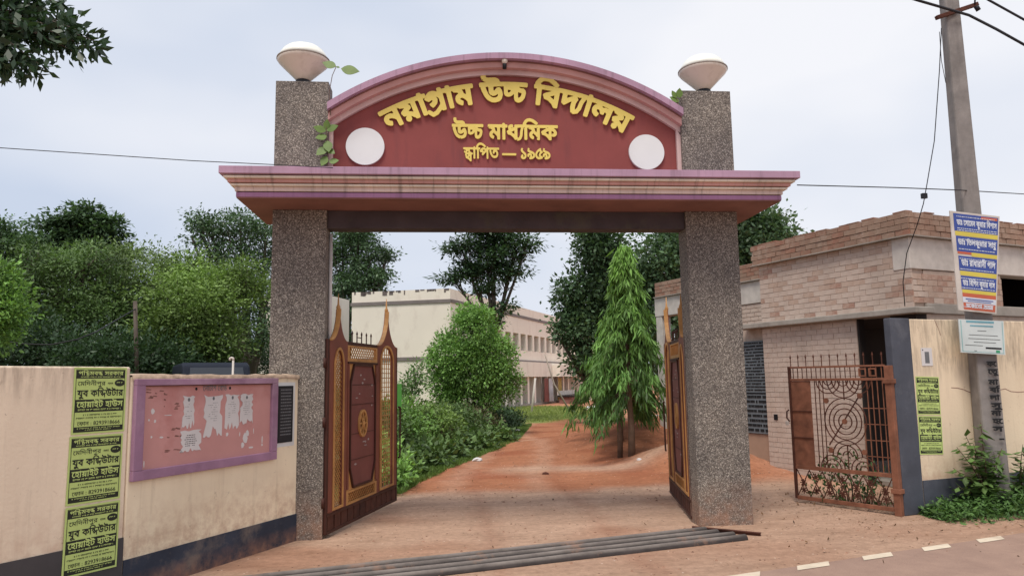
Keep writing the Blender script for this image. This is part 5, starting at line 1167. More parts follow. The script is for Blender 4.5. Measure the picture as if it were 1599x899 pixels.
cable('power_cable', 'thick black cable crossing the upper right corner above the pole hook', [(6.279,7.970,6.270), (6.615,7.970,6.049), (6.978,7.880,5.758), (7.677,7.790,5.256)], .014)
cable('service_wire', 'thin wire crossing the sky and lying along the cornice from the left', [(-4.417,7.000,3.764), (-3.404,7.000,3.703), (-2.373,7.020,3.646), (-1.645,7.060,3.628), (-1.072,7.060,3.602)], .004)
cable('service_wire', 'thin wire running from the right end of the cornice past the utility pole', [(3.648,7.200,3.505), (5.128,7.800,3.647), (6.029,7.970,3.668), (8.045,9.400,3.999), (9.590,10.000,4.113)], .006)
cable('drop_wire', 'thin drop wire hanging from the cross arm down to the brick parapet', [(6.058,8.080,5.726), (5.983,8.080,5.184), (5.822,8.060,4.292), (5.669,8.050,3.740), (5.616,8.060,3.526), (5.609,8.200,3.294), (5.950,8.950,3.090), (5.899,9.000,2.721), (5.911,9.020,2.407)], .006)
cable('drop_wire', 'second thin wire hanging close to the pole shaft under the cross arm', [(6.013,8.060,5.665), (6.004,8.060,5.297), (6.035,8.060,5.015)], .004)
jb = link('wire_connector', MB().box(-.03, .03, -.02, .02, -.03, .03).mesh('wire_connector', M_black), None, (5.612,8.030,3.611)); tag(jb, 'small black connector where the drop wire meets the thin wire', 'connector')
# banner of blue and yellow bands
ban = thing('banner_sign', 'tall banner of blue, yellow and orange printed bands fixed to the utility pole', 'banner', (0, 0, 0))
pTL, pTR, pBL, pBR = [Vector(p) for p in ((5.915,8.030,3.436), (6.502,7.990,3.360), (5.914,8.030,2.263), (6.352,8.000,2.212))]
ex = (pTR-pTL); ez = (pTL-pBL)
BW_, BH_ = ex.length, ez.length
def onb(u, v, o_=0.):   # u across, v down
    a = pTL.lerp(pTR, u); b = pBL.lerp(pBR, u); return a.lerp(b, v)+Vector((.1, -1, 0)).normalized()*o_
def bq(mb, u0, u1, v0, v1, o_): mb.add([onb(u0, v0, o_), onb(u0, v1, o_), onb(u1, v1, o_), onb(u1, v0, o_)], [(0, 1, 2, 3)])
mb = MB(); mb.add([onb(u, v, o_) for o_ in (-.012, 0) for u, v in ((0, 0), (0, 1), (1, 1), (1, 0))], [(0, 3, 2, 1), (4, 5, 6, 7), (0, 1, 5, 4), (1, 2, 6, 5), (2, 3, 7, 6), (3, 0, 4, 7)])
part('backing', mb, M_conc_l, ban)
B_blue = paint('banner_blue', lin('3C4F93'), rough=.5, var=.08); B_yel = paint('banner_yellow', lin('C9B953'), rough=.5, var=.08); B_or = paint('banner_orange', lin('B96047'), rough=.5, var=.1); B_wh = paint('banner_white', lin('C6CBD6'), rough=.5, var=.05)
for u0, u1, v0, v1, m_, nm in ((.06, .97, .02, .20, B_blue, 'blue_band'), (.07, .97, .20, .245, B_yel, 'yellow_band'), (.08, .97, .25, .405, B_blue, 'blue_band'), (.09, .55, .405, .43, B_or, 'orange_band'), (.4, .97, .405, .445, B_yel, 'yellow_band'),
                               (.10, .97, .45, .60, B_blue, 'blue_band'), (.11, .97, .60, .645, B_yel, 'yellow_band'), (.12, .97, .65, .79, B_blue, 'blue_band'), (.13, .97, .785, .82, B_yel, 'yellow_band'), (.13, .97, .82, .86, B_or, 'orange_band'), (.13, .97, .86, .915, B_wh, 'white_band'), (.14, .96, .915, .985, B_or, 'orange_band')):
    mb = MB(); bq(mb, u0, u1, v0, v1, .002+(.0006 if m_ is B_yel else 0)+(.0012 if nm == 'white_band' else 0)); part(nm, mb, m_, ban)
def btext(tokens, u0, u1, vb, hv, o_=.0042, fat=.035):
    mb = MB(); t_ = MB(); text_flat(t_, tokens, 0, 0, 1., .62, fat, .05); mb.v = [tuple(onb(u0+(u1-u0)*x, vb-z/.62*hv, o_)) for x, y, z in t_.v]; mb.f = t_.f; mb.mi = t_.mi; return mb
for tk, u0, u1, vb, hv in (('ড া ঃ _ ে স া ে ম ন _ ক ু ম া র _ ি ব শ া স', .12, .94, .135, .05), ('ড া ঃ _ ি ত ল ক ু ম া র _ স া হ ু', .12, .93, .335, .045), ('ড া ঃ _ র া ধ া র া ন ী _ প া ল', .16, .93, .545, .055), ('ড া ঃ _ ি ব ি প ন _ ক ু ম া র _ দ া স', .16, .93, .745, .05), ('য ে ক া ে ন া _ স ম \u09df', .2, .9, .96, .035)):
    part('white_lettering', btext(tk, u0, u1, vb, hv), B_wh, ban)
mb = MB(); rr = random.Random(31)
for v in (.045, .165, .185, .275, .375, .472, .578, .67, .765, .955):
    u = .12
    while u < .9: l_ = rr.uniform(.015, .06); bq(mb, u, min(.94, u+l_), v, v+.008, .0046); u += l_+.012
part('small_print', mb, B_wh, ban, kind='stuff')
mb = MB(); bq(mb, .62, .95, .028, .055, .0044); part('orange_tab', mb, B_or, ban)
mb = MB(); bq(mb, .2, .9, .875, .885, .0046); bq(mb, .25, .85, .895, .903, .0046); part('blue_print', mb, B_blue, ban)
# white certificate sign
pTL, pTR, pBL, pBR = [Vector(p) for p in ((5.897,8.020,2.159), (6.422,7.990,2.129), (5.891,8.020,1.776), (6.405,7.990,1.739))]
nt_ = thing('notice_sign', 'white notice sign with thin printed lines and a green mark below the banner', 'sign', (0, 0, 0))
mb = MB(); mb.add([onb(u, v, o_) for o_ in (-.012, 0) for u, v in ((0, 0), (0, 1), (1, 1), (1, 0))], [(0, 3, 2, 1), (4, 5, 6, 7), (0, 1, 5, 4), (1, 2, 6, 5), (2, 3, 7, 6), (3, 0, 4, 7)])
part('sheet', mb, paint('white_sign_sheet', lin('C3CBCB'), rough=.5, var=.06), nt_)
mb = MB()
for u0, u1, v0, v1 in ((.16, .78, .03, .09), (.24, .76, .16, .20)): bq(mb, u0, u1, v0, v1, .002)
part('heading_print', mb, paint('teal_print', lin('6FA0AE')), nt_)
mb = MB()
for u0, u1, v in ((.4, .6, .32), (.2, .85, .45), (.18, .9, .56), (.3, .8, .66), (.1, .5, .76), (.3, .36, .92)): bq(mb, u0, u1, v, v+.012, .002)
bq(mb, .56, .92, .80, .85, .002); part('printed_lines', mb, M_ink, nt_, kind='stuff')
mb = MB(); bq(mb, .79, .88, .88, .96, .002); part('green_mark', mb, paint('green_print', lin('3F8F6A')), nt_)
mb = MB(); bq(mb, .03, .05, .03, .95, .002); bq(mb, .03, .97, .95, .965, .002); bq(mb, .955, .97, .03, .95, .0026); part('edge_print', mb, paint('teal_edge', lin('8DB5B5')), nt_)

# ---------------------------------------------------------------- vegetation
def leaf_mat(name, rough=.55, trans=.2):
    g = N(name, rough, .35)
    at = g.n('ShaderNodeVertexColor', layer_name='tone'); g.l(at.outputs[0], g.b.inputs['Base Color'])
    tr = g.n('ShaderNodeBsdfTranslucent'); g.l(g.mix(1., at.outputs[0], (1.2, 1.35, .7), 'MULTIPLY'), tr.inputs[0])
    mx_ = g.n('ShaderNodeMixShader'); mx_.inputs[0].default_value = trans
    g.l(g.b.outputs[0], mx_.inputs[1]); g.l(tr.outputs[0], mx_.inputs[2])
    g.l(mx_.outputs[0], g.t.nodes['Material Output'].inputs[0]); return g.m
M_leaf = leaf_mat('leaf'); M_leaf_d = leaf_mat('dark_leaf', .42, .22)
M_bark = paint('grey_bark', lin('5E534B'), var=.3, scale=8, dirt=lin('38302B'), dirt_amt=.7, bump=.6, fine=30)
M_bark2 = paint('brown_bark', lin('6F5C4E'), var=.3, scale=8, dirt=lin('453830'), dirt_amt=.7, bump=.6, fine=30)
M_stem = paint('dry_stem', lin('6B5648'), var=.3)
def unit(v): return v/np.maximum(np.linalg.norm(v, axis=-1, keepdims=True), 1e-9)
def leaf_quads(P_, size, aspect=.45, up=.6, droop=0., var=.35, axis=None):
    n = len(P_); rnd = RNG.normal(size=(n, 3))
    a = unit(rnd*np.array([1, 1, .5])) if axis is None else unit(axis+rnd*.35)
    a[:, 2] -= droop; a = unit(a)
    nn = unit(RNG.normal(size=(n, 3))*(1-up)+np.array([0, 0, up*1.3])); b = unit(np.cross(nn, a))
    nn = np.cross(a, b); s_ = size*(1+var*RNG.normal(size=(n, 1)).clip(-1.6, 2)); w_ = s_*aspect
    mid = P_+a*s_*.45-nn*s_*.06
    return np.stack([P_, mid-b*w_*.5, P_+a*s_, mid+b*w_*.5], 1)
def tones(n, c, clump, amp_c=.22, amp_l=.22, yellow=.12):
    """clump: value per leaf shared by its clump"""
    v = (1+amp_c*clump+amp_l*RNG.normal(size=n)).clip(.35, 1.9)
    col = np.array(c)[None]*v[:, None]; y = (RNG.random(n)*yellow)[:, None]
    return (col*(1-y)+np.array([1.5, 1.25, .55])*col*y).clip(0, 1)
def crown_points(blobs, per, sub, sig, shell=.55, flat=1.):
    """leaf positions gathered in sub-clumps inside the blobs; returns points, clump value, outward direction, clump centres"""
    Ps, Cl, Ax, Cc = [], [], [], []
    tot = sum(r*r for *_, r, q in blobs)
    for bx, by, bz, r, rz in blobs:
        ns = max(3, int(sub*r*r/tot)); nl = max(2, int(per*r*r/tot/ns))
        d = unit(RNG.normal(size=(ns, 3))); rad = (shell+(1-shell)*RNG.random((ns, 1))**.6)
        c = d*rad*np.array([r, r, rz]); clv = RNG.normal(size=ns)*.7+d[:, 2]*.5+RNG.normal()*.45
        s_ = sig*(.7+.6*RNG.random((ns, 1, 1)))
        off = RNG.normal(size=(ns, nl, 3))*s_*np.array([1, 1, flat])
        p = c[:, None]+off+np.array([bx, by, bz])
        Ps.append(p.reshape(-1, 3)); Cl.append(np.repeat(clv, nl)); Ax.append(unit(off).reshape(-1, 3)); Cc.append(c+np.array([bx, by, bz]))
    return np.concatenate(Ps), np.concatenate(Cl), np.concatenate(Ax), Cc
def tree(name, label, cat, base, blobs, n, leaf, c, trunk=.12, sub=160, sig=.16, group=None, mat=None, bark=None, aspect=.45, up=.55, droop=0., shell=.5, flat=1., fork=.5, limbs=True, amp=.22, twigs=True):
    t = thing(name, label, cat, base, 0, group); b0 = Vector(base)
    bl = [(x-b0.x, y-b0.y, z-b0.z, r, q) for x, y, z, r, q in blobs]
    P_, cl, ax, cc = crown_points(bl, n, sub, sig, shell, flat)
    V = leaf_quads(P_, leaf, aspect, up, droop, axis=ax if RNG.random() < 2 else None)
    me = quads_mesh('crown', V, [mat or M_leaf], col=tones(len(V), c, cl, amp, .13)); link('crown', me, t)
    if limbs:
        zc = min(b[2]-b[4]*.4 for b in bl); mx_ = sum(b[0] for b in bl)/len(bl); my_ = sum(b[1] for b in bl)/len(bl)
        fk = Vector((mx_*.35, my_*.35, max(.3, zc*fork)))
        part('trunk', MB().tube([(0, 0, -.1), (fk.x*.3+trunk*.3, fk.y*.3, fk.z*.35), (fk.x*.8, fk.y*.8, fk.z*.75), fk], [trunk*1.25, trunk, trunk*.85, trunk*.75], 9), bark or M_bark, t, True)
        lm = MB(); rr = random.Random(len(bl))
        for bi, (x, y, z, r, q) in enumerate(bl):
            e = Vector((x, y, z)); m = fk.lerp(e, .5)+Vector((rr.uniform(-.12, .12)*r, 0, -.10*r))
            lm.tube([fk-Vector((0, 0, .05)), m, e, e+Vector((0, 0, q*.5))], [trunk*.55, trunk*.38, trunk*.22, trunk*.06], 6)
            if twigs:
                for c_ in cc[bi][::max(1, len(cc[bi])//12)]:
                    cv = Vector(c_); st = m.lerp(e, rr.uniform(.2, 1.)); lm.tube([st, st.lerp(cv, .55)+Vector((0, 0, -.04*r)), cv], [trunk*.14, trunk*.09, trunk*.03], 4, False)
        part('limbs', lm, bark or M_bark, t, True)
    return t
G_MID = lin('4A5F38'); G_BR = lin('596E3B'); G_DK = lin('334631'); G_DK2 = lin('3B4E37'); G_OL = lin('4E5D3A'); G_FRESH = lin('628344')
G_MID, G_BR, G_DK, G_DK2, G_OL, G_FRESH = [mul(g_, 1.65) for g_ in (G_MID, G_BR, G_DK, G_DK2, G_OL, G_FRESH)]
# --- behind the left walls: a belt of single trees
GT = 'trees behind the left walls'
tree('feathery_tree', 'mid green feathery tree directly behind the left end of the roadside wall', 'tree', (-13.2, 17.5, 0), [(-9.15,17.50,3.48,1.16,1.16),(-8.21,17.50,3.84,0.96,0.96),(-9.51,17.50,2.62,1.00,1.00),(-7.88,17.50,2.81,1.01,1.01),(-8.54,17.50,2.32,1.01,1.01),(-8.85,17.50,4.21,0.66,0.66),(-9.21,17.50,4.48,0.38,0.38),(-7.96,17.50,4.43,0.41,0.41)], 40000, .075, mul(G_MID, .8), .16, 240, .22, GT, amp=.42, flat=.5, shell=.4)
tree('feathery_tree', 'brighter olive feathery tree behind the join of the two left walls', 'tree', (-9.4, 18.5, 0), [(-8.20,19.50,3.82,1.11,1.11),(-7.04,18.50,3.92,0.90,0.90),(-7.17,18.00,2.77,1.12,1.12),(-6.82,19.00,3.30,0.99,0.99),(-7.78,18.50,2.27,0.92,0.92),(-6.47,19.50,4.01,0.74,0.74),(-8.69,19.50,4.35,0.73,0.73),(-8.01,19.50,4.81,0.39,0.39),(-7.10,19.50,4.64,0.36,0.36)], 42000, .075, mul(G_OL, 1.0), .14, 250, .22, GT, amp=.42, flat=.5, shell=.4)
tree('feathery_tree', 'yellow green low feathery tree behind the notice board', 'tree', (-6.6, 17.0, 0), [(-5.77,17.00,3.29,0.89,0.89),(-5.27,17.00,2.83,0.86,0.86),(-6.01,17.00,2.55,0.85,0.85),(-5.16,18.00,3.66,0.73,0.73),(-4.72,18.00,3.96,0.54,0.54),(-5.13,17.30,2.41,0.52,0.52),(-5.98,18.00,4.05,0.61,0.61)], 38000, .075, mul(G_BR, .8), .13, 230, .20, GT, amp=.42, flat=.5, shell=.4)
tree('layered_tree', 'tall dark tree with flat layered branches rising above the left belt', 'tree', (-13.9, 26.0, 0), [(-12.35,26.00,7.16,0.83,0.28),(-13.17,26.00,7.00,0.61,0.13),(-11.56,26.00,6.78,0.66,0.20),(-12.65,26.00,6.56,0.83,0.22),(-11.74,26.00,6.27,0.92,0.24),(-13.39,26.00,6.12,0.52,0.13),(-11.10,26.00,6.03,0.57,0.13),(-12.02,26.00,5.72,0.78,0.30),(-12.16,26.00,7.61,0.44,0.18),(-12.87,26.00,6.05,0.74,0.20),(-11.47,26.00,7.16,0.44,0.13)], 17000, .15, G_DK2, .2, 300, .19, GT, M_leaf_d, None, .5, .75, .1, .3, .35)
tree('broadleaf_tree', 'dark tree rising at the far left edge above the belt', 'tree', (-19.0, 25.0, 0), [(-14.06,25.00,5.88,1.00,1.00),(-14.86,25.00,6.19,1.04,1.04),(-13.62,25.00,5.14,0.83,0.83),(-13.38,25.00,6.09,0.46,0.46),(-14.64,25.00,4.32,1.23,1.23)], 20000, .14, mul(G_DK2, 1.1), .2, 340, .22, GT, M_leaf_d, flat=.5, amp=.3)
tree('young_tree', 'bright fresh green tree at the far left edge in front of the dark ones', 'tree', (-8.9, 11.0, 0), [(-6.32,11.00,2.95,0.25,0.25),(-6.18,11.00,2.67,0.24,0.24),(-6.37,11.00,2.40,0.32,0.32),(-6.30,11.00,3.18,0.13,0.13)], 6500, .065, mul(G_FRESH, .9), .08, 120, .09, GT, amp=.3)
tree('airy_tree', 'tall airy tree with a drooping crown beside the left gate pillar', 'tree', (-5.78,24.00,0), [(-7.44,24.00,6.47,0.70,0.45),(-6.55,24.00,6.60,0.82,0.49),(-5.74,24.00,6.32,0.78,0.62),(-7.12,24.00,5.70,0.69,0.53),(-6.31,24.00,5.18,0.82,0.82),(-5.51,24.00,4.97,0.82,1.02),(-6.53,24.00,3.95,0.85,0.81),(-5.67,24.00,3.33,0.81,0.91),(-7.84,24.00,6.74,0.33,0.20),(-8.02,24.00,6.18,0.24,0.16)], 17000, .11, mul(G_DK2, 1.1), .16, 330, .17, GT, M_leaf_d, None, .4, .45, .25, .35, .6)
tree('airy_tree', 'dark airy tree behind the left corner of the school building', 'tree', (-5.70,42.00,0), [(-5.78,42.00,9.17,1.16,0.91),(-4.34,42.00,8.62,1.09,0.95),(-5.22,42.00,7.16,1.45,1.08),(-3.80,42.00,7.44,0.87,0.65),(-4.89,42.00,10.02,1.09,0.58),(-6.09,42.00,5.71,1.08,1.26),(-5.90,42.00,4.27,0.93,1.29),(-3.23,42.00,8.69,0.51,0.26),(-7.02,42.00,8.62,1.08,1.08)], 22000, .17, G_DK2, .22, 300, .26, GT, M_leaf_d, None, .45, .4, .2, .3, .6)
# dark understorey masses below the belt: individual shrubs
for bl_, lab in (([(-8.52,15.50,2.05,0.70,0.70),(-7.92,15.50,2.11,0.64,0.64)], 'dark undergrowth bush behind the wall at the far left'), ([(-7.04,15.20,1.84,0.56,0.56),(-6.56,15.20,1.89,0.56,0.56)], 'dark undergrowth bush behind the lime posters'), ([(-6.21,16.00,1.90,0.53,0.53),(-5.70,16.00,1.83,0.48,0.48)], 'dark undergrowth bush behind the left part of the notice board'), ([(-6.79,27.00,2.43,0.82,0.82),(-6.02,27.00,2.42,0.82,0.82),(-7.57,27.00,2.77,0.68,0.68)], 'dark undergrowth bush behind the dark parked van'), ([(-9.86,30.00,2.55,1.00,1.00),(-10.84,30.00,3.07,1.00,1.00)], 'deep green bush farther back behind the notice board')):
    x, y, z, r, q = bl_[0]; tree('shrub', lab, 'bush', (x, y, 0), bl_, 9000, .085, mul(G_DK, .75), .05, 120, .2, 'undergrowth bushes behind the left walls', M_leaf_d)
# far tree line so the horizon never shows bare ground
for k, (x, y, r_, h_) in enumerate(((-34, 50, 6, 4.2), (-24, 54, 6, 4.6), (-15, 58, 6, 4.0), (-7, 60, 5, 4.5), (14, 66, 6, 4.6), (23, 62, 6, 4.4), (33, 58, 6, 4.8), (44, 50, 7, 4.6), (-44, 42, 7, 4.8))):
    tree('far_tree', ['far bushy tree on the skyline, %s' % s_ for s_ in ('well left of the tall layered tree', 'behind the tall layered tree', 'behind the notice board trees', 'behind the left gate pillar', 'behind the mast trees', 'behind the brick building', 'behind the utility pole', 'beyond the right roadside wall', 'beyond the far left trees')][k], 'tree', (x, y, 0), [(x, y, h_*.62, r_*.7, h_*.45), (x-r_*.5, y+1, h_*.5, r_*.5, h_*.4), (x+r_*.5, y, h_*.5, r_*.5, h_*.4)], 5000, .32, mul(G_DK2, 1.1), .25, 120, .5, 'far trees on the skyline', M_leaf_d, twigs=False)
# --- seen through the gateway
tree('tall_tree', 'tall tree with tiered dark crown in front of the school corner', 'tree', (1.84,27.00,0), [(1.66,27.00,6.76,0.95,0.48),(0.59,27.00,6.45,0.71,0.28),(2.61,27.00,6.45,0.76,0.48),(1.53,27.00,5.97,1.00,0.43),(0.23,27.00,5.33,0.52,0.21),(1.06,27.00,5.49,0.66,0.28),(2.36,27.00,5.61,0.66,0.33),(2.10,27.00,4.13,0.42,0.31),(3.10,27.00,6.69,0.43,0.29),(1.52,27.00,5.01,0.52,0.28),(1.79,27.00,7.30,0.95,0.48),(1.86,27.00,3.71,0.28,0.23)], 15000, .15, mul(G_DK, 1.05), .13, 250, .19, None, M_leaf_d, M_bark, .42, .7, .2, .35, .4, fork=.9)
tree('round_tree', 'dense round bright green tree before the school building', 'tree', (0.83,21.00,0), [(0.77,21.00,2.87,0.76,0.73),(0.17,21.00,2.16,0.65,0.69),(1.34,21.00,2.14,0.65,0.69),(0.70,21.00,1.88,0.83,0.76),(-0.02,21.00,1.44,0.50,0.50),(1.60,21.00,1.51,0.47,0.54),(0.81,21.00,3.33,0.44,0.33),(0.25,21.00,1.05,0.43,0.39),(1.15,21.00,1.10,0.43,0.36)], 34000, .080, mul(G_FRESH, .8), .08, 620, .10, None, None, M_bark, .5, .5, .05, .55, fork=.6)
tree('slender_sapling', 'thin grey green sapling left of the round tree', 'tree', (-0.87,19.00,0), [(-0.85,19.00,1.55,0.23,0.26),(-0.74,19.00,1.87,0.13,0.15),(-0.97,19.00,1.23,0.19,0.16)], 900, .10, lin('6E8A5A'), .025, 40, .09)
def mast_tree(label, base, H_, rmax, n, seed, lean=0.):
    """drooping mast tree: narrow cone of long hanging leaves"""
    t = thing('mast_tree', label, 'tree', base, 0, 'drooping mast trees beside the path')
    rs = np.random.default_rng(seed); nb_ = 135; Ps, Ax, Cl = [], [], []
    br = MB()
    for i in range(nb_):
        u = rs.random()**.85; z = .95+(H_-1.0)*u; rad = rmax*(.07+.93*(1-u)**1.15)*(.45+.65*rs.random())*(1+.25*math.sin(i*.7+seed)*math.cos(i*.31))+.03
        if u > .9: rad *= .7
        th = rs.random()*2*math.pi; e = np.array([math.cos(th)*rad, math.sin(th)*rad, z-.30*rad-(.0 if u > .1 else .1*rs.random())]); s0 = np.array([0, 0, z+.22*rad])
        m_ = int(n/nb_); tt = (.25+.75*rs.random((m_, 1))**.7)
        p = s0*(1-tt)+e*tt; p[:, 2] += .10*rad*np.sin(tt[:, 0]*3.1); p += rs.normal(size=p.shape)*.05
        Ps.append(p); Ax.append(np.tile(np.array([math.cos(th)*.35, math.sin(th)*.35, -1.]), (m_, 1))); Cl.append(np.full(m_, rs.normal()*.8+(u-.3)*1.3))
        br.tube([tuple(s0), tuple((s0+e)/2+np.array([0, 0, .07*rad])), tuple(e)], [.012, .008, .003], 4, False)
    P_ = np.concatenate(Ps); V = leaf_quads(P_, .15, .17, .25, .2, .4, np.concatenate(Ax))
    zf = np.clip(P_[:, 2:3]/H_-.25, 0, 1)**1.3; tn = tones(len(V), lin('5E8446'), np.concatenate(Cl), .30, .22, .18); tn = (tn*(1-zf*.7)+tn*np.array([1.55, 1.35, .9])*zf*.7).clip(0, 1)   # leaf colour turns lighter and yellower towards the top
    link('crown', quads_mesh('crown', V, [M_leaf], col=tn), t)
    part('trunk', MB().tube([(0, 0, -.1), (.02, 0, .6), (-.01, .02, 1.4), (0, 0, H_*.6), (0, 0, H_-.1)], [.075, .06, .05, .03, .008], 9), M_bark2, t, True)
    part('branches', br, M_bark2, t, True); return t
mast_tree('nearer drooping mast tree with pointed light green top', (3.40, 13.65, .0), 4.10, 1.0, 16000, 3)
mast_tree('shorter drooping mast tree just behind the pointed one', (3.65, 15.6, .0), 3.0, 1.35, 12000, 5)
t2 = thing('side_trunk', 'second bare trunk standing close behind the nearer mast tree', 'tree trunk', (3.25, 13.95, 0))
part('trunk', MB().tube([(0, 0, -.1), (.03, 0, .6), (.06, .02, 1.6)], [.055, .05, .04], 9), M_bark2, t2, True)
tree('dark_broadleaf', 'large dark broadleaf tree behind the mast trees', 'tree', (5.18,25.00,0), [(5.17,25.00,5.86,0.76,0.76),(4.57,25.00,4.63,0.62,0.62),(5.63,25.00,4.85,1.11,1.11),(6.40,25.00,4.18,1.11,1.11),(4.54,25.00,3.42,0.70,0.70),(5.30,25.00,3.08,1.10,1.10),(6.45,25.00,2.63,1.10,1.10),(4.83,25.00,2.10,0.61,0.61),(5.86,25.00,1.65,0.83,0.83),(5.12,25.00,6.54,0.58,0.58),(4.13,25.00,4.01,0.31,0.31),(5.68,25.00,6.25,0.49,0.49),(3.84,25.00,2.98,0.26,0.26)], 30000, .14, mul(G_DK2, 1.0), .2, 460, .2, None, M_leaf_d, None, .6, .5, .15)
tree('dark_broadleaf', 'large dark broadleaf tree rising behind the brick building', 'tree', (8.01,22.00,0), [(6.78,22.00,5.04,0.95,0.95),(7.51,22.00,5.64,0.99,0.99),(6.34,22.00,4.25,0.71,0.71),(8.44,22.00,5.85,1.10,1.10),(9.48,22.00,5.85,1.00,1.00),(10.21,22.00,5.95,0.68,0.68),(9.85,22.00,5.24,0.80,0.80),(10.68,22.00,5.81,0.28,0.28),(7.77,22.00,4.64,0.99,0.99),(9.72,22.00,6.56,0.52,0.52),(7.10,22.00,3.26,0.98,0.98),(8.58,22.00,4.44,0.99,0.99),(5.96,22.00,4.65,0.47,0.47)], 34000, .13, mul(G_DK2, 1.05), .2, 480, .2, None, M_leaf_d, None, .6, .5, .15)
# --- near branch hanging into the upper left corner
nt0 = thing('overhanging_branch', 'dark leafy branch hanging into the upper left corner', 'branch', (-2.705,4.200,3.648))
o0 = Vector((-2.705,4.200,3.648))
spr = [Vector(p)-o0 for p in ((-1.973,4.200,3.497), (-2.056,4.200,3.418), (-2.142,4.250,3.613), (-2.243,4.300,3.714), (-2.249,4.150,3.335), (-2.308,4.200,3.318), (-2.381,4.150,3.276), (-2.461,4.200,3.314), (-2.307,4.300,3.594), (-2.392,4.250,3.684), (-2.211,4.300,3.774), (-2.457,4.200,3.503), (-2.382,4.200,3.410), (-2.532,4.200,3.615), (-2.056,4.220,3.562), (-2.449,4.200,3.656), (-2.321,4.300,3.830), (-2.484,4.200,3.408), (-2.323,4.200,3.564), (-2.439,4.200,3.771), (-2.006,4.200,3.458), (-2.198,4.200,3.491), (-2.619,4.300,3.547), (-2.163,4.300,3.559))]
bm_ = MB(); Pq, Axq = [], []
rs = np.random.default_rng(12)
for e in spr:
    s0 = Vector((e.x*.45-.1, e.y*.5, e.z*.5+.05)); m = s0.lerp(e, .5)+Vector((0, 0, .03))
    bm_.tube([(-.3, 0, .05), tuple(s0), tuple(m), tuple(e)], [.014, .009, .005, .002], 5, False)
    ev, mv = np.array(e), np.array(s0)
    for k in range(85):
        t = .25+.8*rs.random(); p = mv+(ev-mv)*t+rs.normal(size=3)*np.array([.030, .05, .028])
        sd_ = 1 if k % 2 else -1; dr = unit(ev-mv); pr = np.array([dr[2], 0, -dr[0]])*sd_
        Pq.append(p); Axq.append(dr*.7+pr*.8+np.array([0, 0, -.35]))
V = leaf_quads(np.array(Pq), .062, .45, .35, .1, .25, np.array(Axq))
link('leaves', quads_mesh('leaves', V, [M_leaf_d], col=tones(len(V), lin('2F4530'), np.zeros(len(V)), .2, .25)), nt0)
part('twigs', bm_, M_bark, nt0, True)

# --- overgrown hedge along the path
def bush(name, label, cat, base, blobs, n, leaf, c, group=None, stems=0, mat=None, aspect=.5, up=.55, sig=.08, sub=80, shell=.55, droop=0.):
    t = thing(name, label, cat, base, 0, group); b0 = base
    bl = [(x-b0[0], y-b0[1], z-b0[2], r, q) for x, y, z, r, q in blobs]
    P_, cl, ax, cc = crown_points(bl, n, sub, sig, shell); k = P_[:, 2] > -.02
    P_, cl, ax = P_[k], cl[k], ax[k]
    V = leaf_quads(P_, leaf, aspect, up, droop, axis=ax)
    link('leaves', quads_mesh('leaves', V, [mat or M_leaf], col=tones(len(V), c, cl, .24, .2)), t)
    sm = MB(); rr = random.Random(int(n+base[0]*100))
    for i in range(stems):
        x, y, z, r, q = rr.choice(bl); a = rr.uniform(0, 6.28); f_ = rr.random()
        tx, ty, tz = x+r*.9*f_*math.cos(a), y+r*.9*f_*math.sin(a), z+rr.uniform(-.3, .6)*q
        sm.tube([(tx*.7, ty*.75, -.03), (tx*.85+rr.uniform(-.06, .06), ty*.9, tz*.5), (tx, ty, tz)], [.010, .007, .003], 4, False)
    if stems: part('stems', sm, M_stem, t, True)
    return t
HG = 'overgrown bushes along the path'
hb = [(-1.55, 12.2), (-1.0, 13.6), (-.55, 15.0), (.05, 16.6), (.6, 18.3), (1.15, 20.2), (1.75, 22.3), (2.35, 24.6)]
hl = ['nearest overgrown bush with dry brown stems, close behind the left gate leaf', 'second overgrown bush along the path counted from the gate', 'bush with bright trailing leaves before the round tree', 'tangled bush with pale top leaves at the middle of the path verge', 'dark leafy bush under the right side of the round tree', 'brownish twiggy bush near the far end of the verge', 'low dark bush near the far end of the verge', 'last low bush of the verge, beside the lawn']
for i, ((x, y), lab) in enumerate(zip(hb, hl)):
    h_ = [1.12, 1.15, 1.08, .98, .90, .80, .66, .5][i]; r_ = [.75, .8, .8, .82, .80, .75, .65, .5][i]
    cols_ = [mul(G_OL, .8), mul(G_MID, .8), mul(G_FRESH, .85), mul(G_BR, .9), mul(G_MID, .75), lin('55543F'), mul(G_DK, 1.1), G_DK][i]
    bl_ = [(x-.5, y, h_*.72, r_*.62, h_*.32), (x-.1, y-.3, h_*.55, r_*.5, h_*.36), (x-.9, y+.3, h_*.7, r_*.7, h_*.35), (x+.0, y+.4, h_*.42, r_*.42, h_*.4), (x-.4, y+.7, h_*.8, r_*.5, h_*.22)]
    bush('verge_bush', lab, 'bush', (x-.4, y, 0), bl_, 6500 if i < 5 else 4500, .075, cols_, HG, 90 if i in (0, 1, 3, 5) else 45, sub=130)
